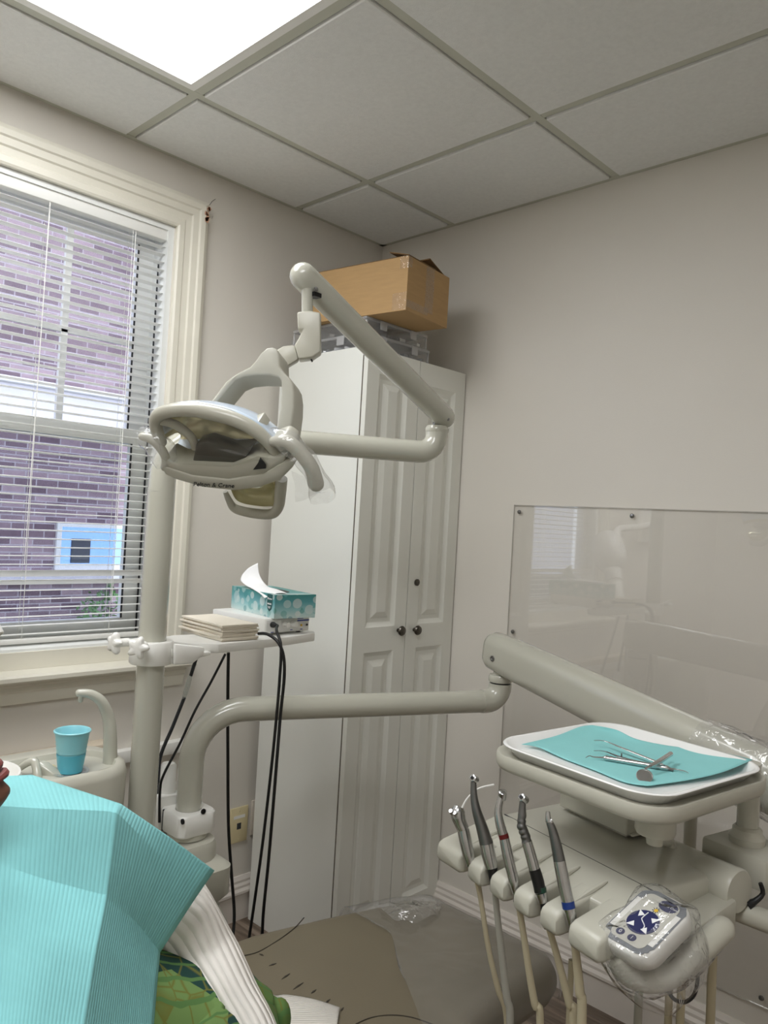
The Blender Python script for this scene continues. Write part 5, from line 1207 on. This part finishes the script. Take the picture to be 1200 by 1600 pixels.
# plastic sleeve over the leg rest
rows = []; edgepx = []
for j, y in enumerate((-1.02, -.92, -.80, -.70, -.62, -.565, -.528, -.522)):
    row_ = []
    for k in range(15):
        s = -1+2*k/14
        # back edge of the film swings towards the patient on the near side
        yb_ = y if j else -.80-.26*max(0, s+.25)**1.0
        yb_ = max(yb_, y) if j == 0 else max(y, (-.80-.26*max(0, s+.25)))
        z_ = zseat(yb_); hw = None
        for a, b in zip(ST, ST[1:]):
            if a[0] <= yb_ <= b[0]: t_ = (yb_-a[0])/(b[0]-a[0]); hw = a[2]+(b[2]-a[2])*t_
        if hw is None: hw = ST[-1][2]
        ss = s*1.32; arm_ = hw-.02
        if abs(ss) < .9: x_, dz = ss/.9*arm_, 0
        else:
            o_ = (abs(ss)-.9)/.42; x_ = math.copysign(arm_+.028*math.sin(min(1, o_*2)*PI/2), ss); dz = -.02*(1-math.cos(min(1, o_*2)*PI/2))-.075*max(0, o_-.25)
        end = (.0 if j < 6 else (-.012 if j == 6 else -.07))
        row_.append(V((1.032+x_*(1.02), yb_+(.004 if j == 7 else 0), z_+.005+dz+end)))
    rows.append(row_)
def slf(p, a, b): return p+V((0, 0, 1))*(.0035*abs(noise.noise(p*16))+.002*abs(noise.noise(p*50)))
slv = MB().grid(rows, 4, fn=slf).build('leg_rest_sleeve', 'filmm', None, angle=0)
tag(slv, 'clear plastic sleeve pulled over the leg rest of the chair', 'plastic film')
cr = [[onseat(*q[:2], q[2]) for q in r] for r in (((590, 1413, .012), (640, 1404, .02), (688, 1408, .014)), ((600, 1425, .014), (650, 1420, .03), (690, 1420, .016)), ((625, 1440, .010), (660, 1438, .014), (690, 1430, .010)))]
wrap(cr, 'sleeve_crumple', 'crumpled clear plastic at the far edge of the leg rest', 'film2', amp=.012, seed=21)

# ================================================================ PATIENT
hf = V((.40, .916, .0)).normalized(); hs = V((.916, -.40, 0)); HT_ = math.radians(32)
hv = hf*math.cos(HT_)+V((0, 0, math.sin(HT_))); hz_ = V((0, 0, math.cos(HT_)))-hf*math.sin(HT_)
Lp = at(15, 1192, .80)
HC = Lp - hv*.095 + hz_*.050
pt = thing('person', 'person in a white ribbed cardigan and leaf print dress under a turquoise bib', 'person', (1.2, -1.45, .46))
def headmesh(mb, grow=0, cut=None):
    nu, nv = 40, 32; vs = []; fs = []
    for i in range(nv+1):
        ph_ = PI*i/nv; cz_ = math.cos(ph_); sz_ = math.sin(ph_)
        for k in range(nu):
            th = 2*PI*k/nu; f = math.cos(th)*sz_; s = math.sin(th)*sz_; z = cz_
            depth = .082 if f > 0 else .090; wdt = .068*(1-.22*max(0, -z)); p = [f*depth, s*wdt, z*.102]
            if f > 0:
                def g(cz0, sz0, ss0, amp): return amp*math.exp(-((p[2]-cz0)/sz0)**2-(p[1]/ss0)**2)
                p[0] += g(-.004, .013, .011, .019)+g(.012, .02, .008, .010)+g(-.045, .006, .020, .009)+g(-.056, .0065, .019, .0095)+g(-.076, .015, .026, .029)+g(.035, .012, .04, .004)
                for e in (-.03, .03): p[0] -= .010*math.exp(-((p[2]-.018)/.010)**2-((p[1]-e)/.013)**2)
            vs.append(HC+hv*(p[0]*(1+grow))+hs*(p[1]*(1+grow))+hz_*(p[2]*(1+grow)))
    for i in range(nv):
        for k in range(nu): fs.append((i*nu+k, i*nu+(k+1) % nu, (i+1)*nu+(k+1) % nu, (i+1)*nu+k))
    mb.add(vs, fs); return mb
neck = HC-hf*.02-V((0, 0, .11)); chest = V((1.12, -1.72, .78)); belly = V((1.12, -1.58, .64)); hips = V((1.14, -1.47, .56))
shL, shR = V((1.02, -1.745, .86)), V((1.25, -1.82, .82))
sl_px = [(215, 1372, 1.10), (272, 1430, 1.12), (312, 1488, 1.12), (345, 1545, 1.09), (385, 1625, 1.04), (430, 1720, .98)]
slp = [at(*q) for q in sl_px]
elR = V((1.28, -1.68, .62)); wrL = slp[-1]; wrR = V((1.27, -1.52, .60))
kL, kR = V((1.42, -1.52, .53)), V((1.43, -1.64, .53)); aL, aR = V((1.47, -1.50, .16)), V((1.48, -1.64, .16))
bdm = MB(); headmesh(bdm)
bdm.tube([HC-V((0, 0, .06))-hv*.02, neck, chest+V((0, -.03, .06))], [.045, .042, .06], n=16)
bdm.tube([chest+V((0, -.05, .06)), chest, belly, hips], [.08, .098, .092, .10], n=20, dome=True, flat=(1, 1))
bdm.tube([chest.lerp(shL, .6), shL, shL.lerp(slp[0], .6)]+slp, [.042, .038, .032, .030, .028, .025, .023, .021, .019], n=14, dome=True)
bdm.tube([chest.lerp(shR, .6), shR, shR.lerp(elR, .6), elR, wrR], [.042, .038, .032, .028, .019], n=14, dome=True)
def hand(wr_, dirv, side):
    d_ = V(dirv).normalized(); up_ = V((0, 0, 1)); s_ = d_.cross(up_).normalized()*side
    palm = wr_+d_*.045
    bdm.tube([wr_-d_*.01, wr_+d_*.02, palm, wr_+d_*.07], [.017, .022, .024, .02], n=12, dome=True, flat=(.55, 1.25))
    for k, (o_, l_) in enumerate(((-.024, .055), (-.009, .064), (.007, .060), (.021, .048))):
        b_ = wr_+d_*.066+s_*o_; bdm.tube([b_, b_+d_*(l_*.45)-up_*.004, b_+d_*(l_*.8)-up_*.018, b_+d_*(l_*.92)-up_*.032], [.0082, .0078, .007, .006], n=8, smooth=3, dome=True)
    b_ = wr_+d_*.03-s_*.022; bdm.tube([b_, b_+d_*.02-s_*.018, b_+d_*.042-s_*.022-up_*.01], [.010, .009, .007], n=8, smooth=3, dome=True)
hand(wrL, V((.3, .2, -.25)), 1); hand(wrR, V((-.15, .45, -.15)), -1)
for hp2, k_, a_ in ((hips+V((0, .05, -.01)), kL, aL), (hips+V((.03, -.03, -.01)), kR, aR)):
    bdm.tube([hp2, hp2.lerp(k_, .5), k_, k_.lerp(a_, .35), a_], [.075, .066, .052, .046, .030], n=16, dome=True)
    bdm.tube([a_, a_+V((.03, .02, -.05)), a_+V((.11, .06, -.075))], [.03, .032, .02], n=12, dome=True)
body = bdm.build('body', 'skin', pt, angle=0)
md = body.modifiers.new('union', 'REMESH'); md.mode = 'VOXEL'; md.voxel_size = .0042; md.use_smooth_shade = True
md2 = body.modifiers.new('soft', 'SMOOTH'); md2.iterations = 3; md2.factor = .5
# lips tint, hair
lip = MB()
for zz in (-.045, -.0565):
    lip.tube([HC+hv*(.0685+.0175*math.cos(a*1.2))+hs*(.020*math.sin(a)/1.0)+hz_*(zz+(.0015*abs(a))) for a in (-1.3, -.8, -.4, 0, .4, .8, 1.3)], [.0015, .0035, .0044, .0048, .0044, .0035, .0015], n=8, smooth=3)
lip.build('lips', 'lip', pt)
for e in (-.03, .03): MB().lathe([(0, -.010), (.008, -.006), (.011, 0), (.008, .006), (0, .010)], HC+hv*.064+hs*e+hz_*.018, hv, 12).build('eye', 'white', pt); MB().lathe([(0, 0), (.0055, 0), (.005, .0015), (0, .0022)], HC+hv*.0732+hs*e+hz_*.018, hv, 12).build('iris', 'hair', pt)
hm = MB(); headmesh(hm, .07)
hm.f2 = hm.f; keep = []
for f in hm.f:
    c = sum((hm.v[i] for i in f), V((0, 0, 0)))/len(f)-HC
    if c.dot(hv) < .045-.9*max(0, .03-c.z) + (.05 if c.z > .06 else 0): keep.append(f)
hm.f = keep; hm.mi = [0]*len(keep); hm.build('hair', 'hair', pt, angle=0)
for s_ in (-1, 1): MB().lathe([(0, -.006), (.012, -.005), (.016, 0), (.010, .004), (0, .003)], HC+hs*(.066*s_)-hv*.005+hz_*(-.005), hs*s_, 12).build('ear', 'skin', pt)
# cardigan
cg = MB()
cg.tube([chest+V((0, -.07, .09)), chest+V((0, -.03, .04)), chest, belly, hips+V((0, .02, .01))], [.07, .10, .104, .102, .112], n=28)
cg.tube([chest.lerp(shL, .5), shL, shL.lerp(slp[0], .6), slp[0], slp[1], slp[2], slp[3], slp[4], slp[5]], [.06, .062, .058, .056, .056, .050, .046, .040, .034], n=28, smooth=5)
cg.tube([chest.lerp(shR, .5), shR, shR.lerp(elR, .6), elR, elR.lerp(wrR, .6), wrR], [.06, .06, .052, .048, .042, .034], n=28)
def fold(p): return p
rf = random.Random(2)
cg.v = [v+V((noise.noise(v*14), noise.noise(v*14+V((3, 0, 0))), noise.noise(v*14+V((0, 7, 0)))))*.007 for v in cg.v]
cg.build('cardigan', 'knit', pt, angle=0)
# cardigan hem lying on the seat
hem = [[onseat(*q[:2], q[2]) for q in r] for r in (
    ((372, 1590, .03), (392, 1552, .055), (412, 1543, .05), (428, 1556, .022), (448, 1555, .016), (490, 1562, .012), (531, 1575, .005)),
    ((372, 1620, .03), (396, 1580, .05), (416, 1572, .045), (436, 1590, .016), (460, 1592, .012), (498, 1592, .010), (528, 1592, .005)),
    ((372, 1660, .03), (398, 1630, .045), (420, 1630, .035), (440, 1640, .014), (470, 1640, .012), (500, 1640, .010), (522, 1640, .006)))]
hem = [[hem[i][j] for i in range(3)] for j in range(7)]
MB().grid(hem, 5).build('cardigan_hem', 'knit2', pt, angle=0, solid=.003)
# leaf print dress
dr_ = MB()
dr_.tube([belly+V((0, .02, .01)), hips+V((-.01, .03, .02)), hips+V((.05, .04, .0)), (kL+kR)/2+V((-.03, 0, .0))], [.10, .118, .108, .09], n=28, dome=True, flat=(1, 1.15))
dr_.tube([hips+V((-.03, .08, .03)), at(330, 1560, 1.10), at(402, 1590, 1.13), at(436, 1585, 1.14)], [.06, .05, .040, .022], n=18, dome=True)
dr_.tube([(kL+kR)/2+V((-.03, 0, 0)), (kL+kR)/2+V((.03, 0, -.03)), (kL+kR)/2+V((.06, 0, -.16))], [.095, .10, .11], n=24, caps=False)
dr_.v = [v+V((noise.noise(v*18), noise.noise(v*18+V((3, 0, 0))), noise.noise(v*18+V((0, 7, 0)))))*.009 for v in dr_.v]
dr_.build('dress', 'leaf', pt, angle=0)
# bib, one folded paper sheet opened over the chest
BN = [[(-60, 1216, .89), (50, 1211, .92), (188, 1256, .95), (262, 1306, 1.0), (335, 1360, 1.06)],
      [(-60, 1256, .83), (70, 1264, .86), (182, 1268, .91), (250, 1340, .975), (306, 1402, 1.04)],
      [(-60, 1330, .79), (62, 1372, .82), (166, 1400, .855), (212, 1440, .925), (250, 1488, .995)],
      [(-60, 1480, .72), (45, 1480, .745), (150, 1480, .79), (200, 1510, .865), (246, 1530, .94)],
      [(-60, 1620, .66), (30, 1600, .685), (131, 1596, .73), (190, 1600, .81), (240, 1602, .885)],
      [(-60, 1780, .60), (20, 1760, .625), (112, 1740, .665), (176, 1740, .745), (232, 1740, .82)]]
rows = [[at(*q) for q in r] for r in BN]
def bibgrid(rows, nu=10, nv=12):
    """piecewise sheet with sharp creases at control rows 1 and 2 and at the cross fold (column 2)"""
    out = []
    for i in range(len(rows)-1):
        for a in range(nv):
            t_ = a/nv; out.append([p.lerp(q, t_) for p, q in zip(rows[i], rows[i+1])])
    out.append(rows[-1]); return out
g0 = bibgrid(rows)
full = []
for r in g0:
    rr3 = []
    for j in range(4):
        for k in range(8): rr3.append(r[j].lerp(r[j+1], k/8))
    rr3.append(r[4]); full.append(rr3)
# relax the sheet a little so that only the folds stay crisp
for _ in range(5):
    new = [list(r) for r in full]
    for i in range(1, len(full)-1):
        for j in range(1, len(full[0])-1):
            if j == 16 or i in (12, 24): new[i][j] = full[i][j]*.85+(full[i-1][j]+full[i+1][j])*.075 if j == 16 else full[i][j]*.85+(full[i][j-1]+full[i][j+1])*.075; continue
            new[i][j] = full[i][j]*.4+(full[i-1][j]+full[i+1][j]+full[i][j-1]+full[i][j+1])*.15
    full = new
bm_ = MB(); nr, nc = len(full), len(full[0])
bm_.add([full[i][j]+(CAM-full[i][j]).normalized()*(.0025*noise.noise(full[i][j]*16)) for i in range(nr) for j in range(nc)], [(i*nc+j, i*nc+j+1, (i+1)*nc+j+1, (i+1)*nc+j) for i in range(nr-1) for j in range(nc-1)],
        [((j/(nc-1), i/(nr-1)), ((j+1)/(nc-1), i/(nr-1)), ((j+1)/(nc-1), (i+1)/(nr-1)), (j/(nc-1), (i+1)/(nr-1))) for i in range(nr-1) for j in range(nc-1)])
bib = bm_.build('dental_bib', 'bib', None, angle=.35, solid=.0008)
tag(bib, 'turquoise ribbed paper bib spread over the chest of the person', 'bib')

# ================================================================ CABLES
CG = 'black cables hanging by the post shelf'
def cable(pts, r, label, m='black'):
    o = MB().tube(pts, r, n=10, smooth=6).build('cable', m); return tag(o, label, 'cable', CG)
pj = pf(.14, .6)-axb*.02
cable([pj, at(432, 985, 1.80), at(439, 1010, 1.76), at(437, 1060, 1.755), at(432, 1120, 1.75), at(424, 1200, 1.75), at(410, 1320, 1.77), at(396, 1420, 1.78), at(388, 1475, 1.79), at(380, 1540, 1.80)], .0034, 'black cable plugged into the control box, nearer the front')
cable([at(404, 990, 1.80), at(418, 991, 1.78), at(434, 1003, 1.755), at(443, 1025, 1.75), at(444, 1060, 1.75), at(438, 1120, 1.75), at(430, 1220, 1.74), at(420, 1340, 1.77), at(412, 1420, 1.78), at(409, 1470, 1.79), at(404, 1540, 1.80)], .0036, 'thick black cable looping over the shelf edge beside the napkins')
cable([at(357, 1020, 1.84), at(356, 1080, 1.86), at(356, 1180, 1.9), at(357, 1290, 1.92), at(362, 1370, 1.92), at(366, 1430, 1.9), at(361, 1490, 1.86), at(352, 1560, 1.84)], .0040, 'thick black cable hanging straight down past the wall plate')
cable([at(352, 1022, 1.80), at(330, 1065, 1.80), at(305, 1110, 1.78), at(282, 1160, 1.77), at(256, 1210, 1.75), at(250, 1235, 1.745), at(249, 1285, 1.74)], .0030, 'thin black cable slanting from the shelf behind the lower arm')
t = thing('water_tube', 'dark grey tube with a clear inline connector below the shelf', 'tube', at(258, 1190, 1.78))
MB().tube([at(308, 1024, 1.78), at(298, 1056, 1.78)], .0042, n=10, smooth=1).build('upper_tube', 'gasket', t)
MB().tube([at(288, 1090, 1.78), at(270, 1135, 1.78), at(250, 1185, 1.78), at(246, 1240, 1.78)], .0042, n=10).build('lower_tube', 'gasket', t)
MB().tube([at(298, 1054, 1.78), at(296, 1062, 1.78), at(293, 1072, 1.78), at(290, 1082, 1.78), at(287, 1092, 1.78)], [.004, .0055, .0062, .0055, .004], n=10, smooth=2).build('connector', 'water', t)
cable([onz(388, 1412, .04), onz(384, 1420, .012), onz(376, 1427, .0042), onz(362, 1436, .0042), onz(350, 1442, .0042), onz(335, 1447, .0042)], .004, 'short black cable on the floor beside the cabinet foot')

# ================================================================ X-RAY HEAD AT THE LEFT EDGE
xr = thing('xray_head', 'white x-ray tube head at the left edge by the window', 'x-ray head', (.20, -1.55, 1.2))
xa = V((.30, .25, -.62)).normalized(); xc = V((.20, -1.52, 1.24))
MB().lathe([(0, -.11), (.05, -.10), (.075, -.06), (.08, 0), (.078, .05), (.06, .085), (.042, .10), (.04, .16), (0, .16)], xc, xa, 32).build('housing', 'white', xr)
MB().lathe([(.034, .16), (.034, .26), (.030, .262), (.030, .16)], xc, xa, 28).build('cone', 'white', xr)
MB().tube([xc-V((0, .06, 0)), xc+V((-.02, -.12, .05)), xc+V((-.06, -.20, .12)), xc+V((-.10, -.5, .14)), V((.03, -2.3, 1.4))], [.02, .02, .018, .018, .02], n=14).build('arm', 'white', xr)
MB().box((0, -2.38, 1.3), (.03, -2.22, 1.5), bev=.004).build('wall_mount', 'white', xr)

# clear film wrapped round the end of the spring arm
fr_ = []
for k_ in (-.16, -.10, -.04, .02, .05):
    c_ = sB+sd*k_; fr_.append([c_+sw*(a*1.12)+su_*(b*1.12) for a, b in rrect(.078, .110, .036, 3)]); fr_[-1].append(fr_[-1][0])
wrap(fr_, 'barrier_wrap', 'clear plastic film wrapped around the end of the spring arm', 'film2', amp=.006, seed=31, sub=3)
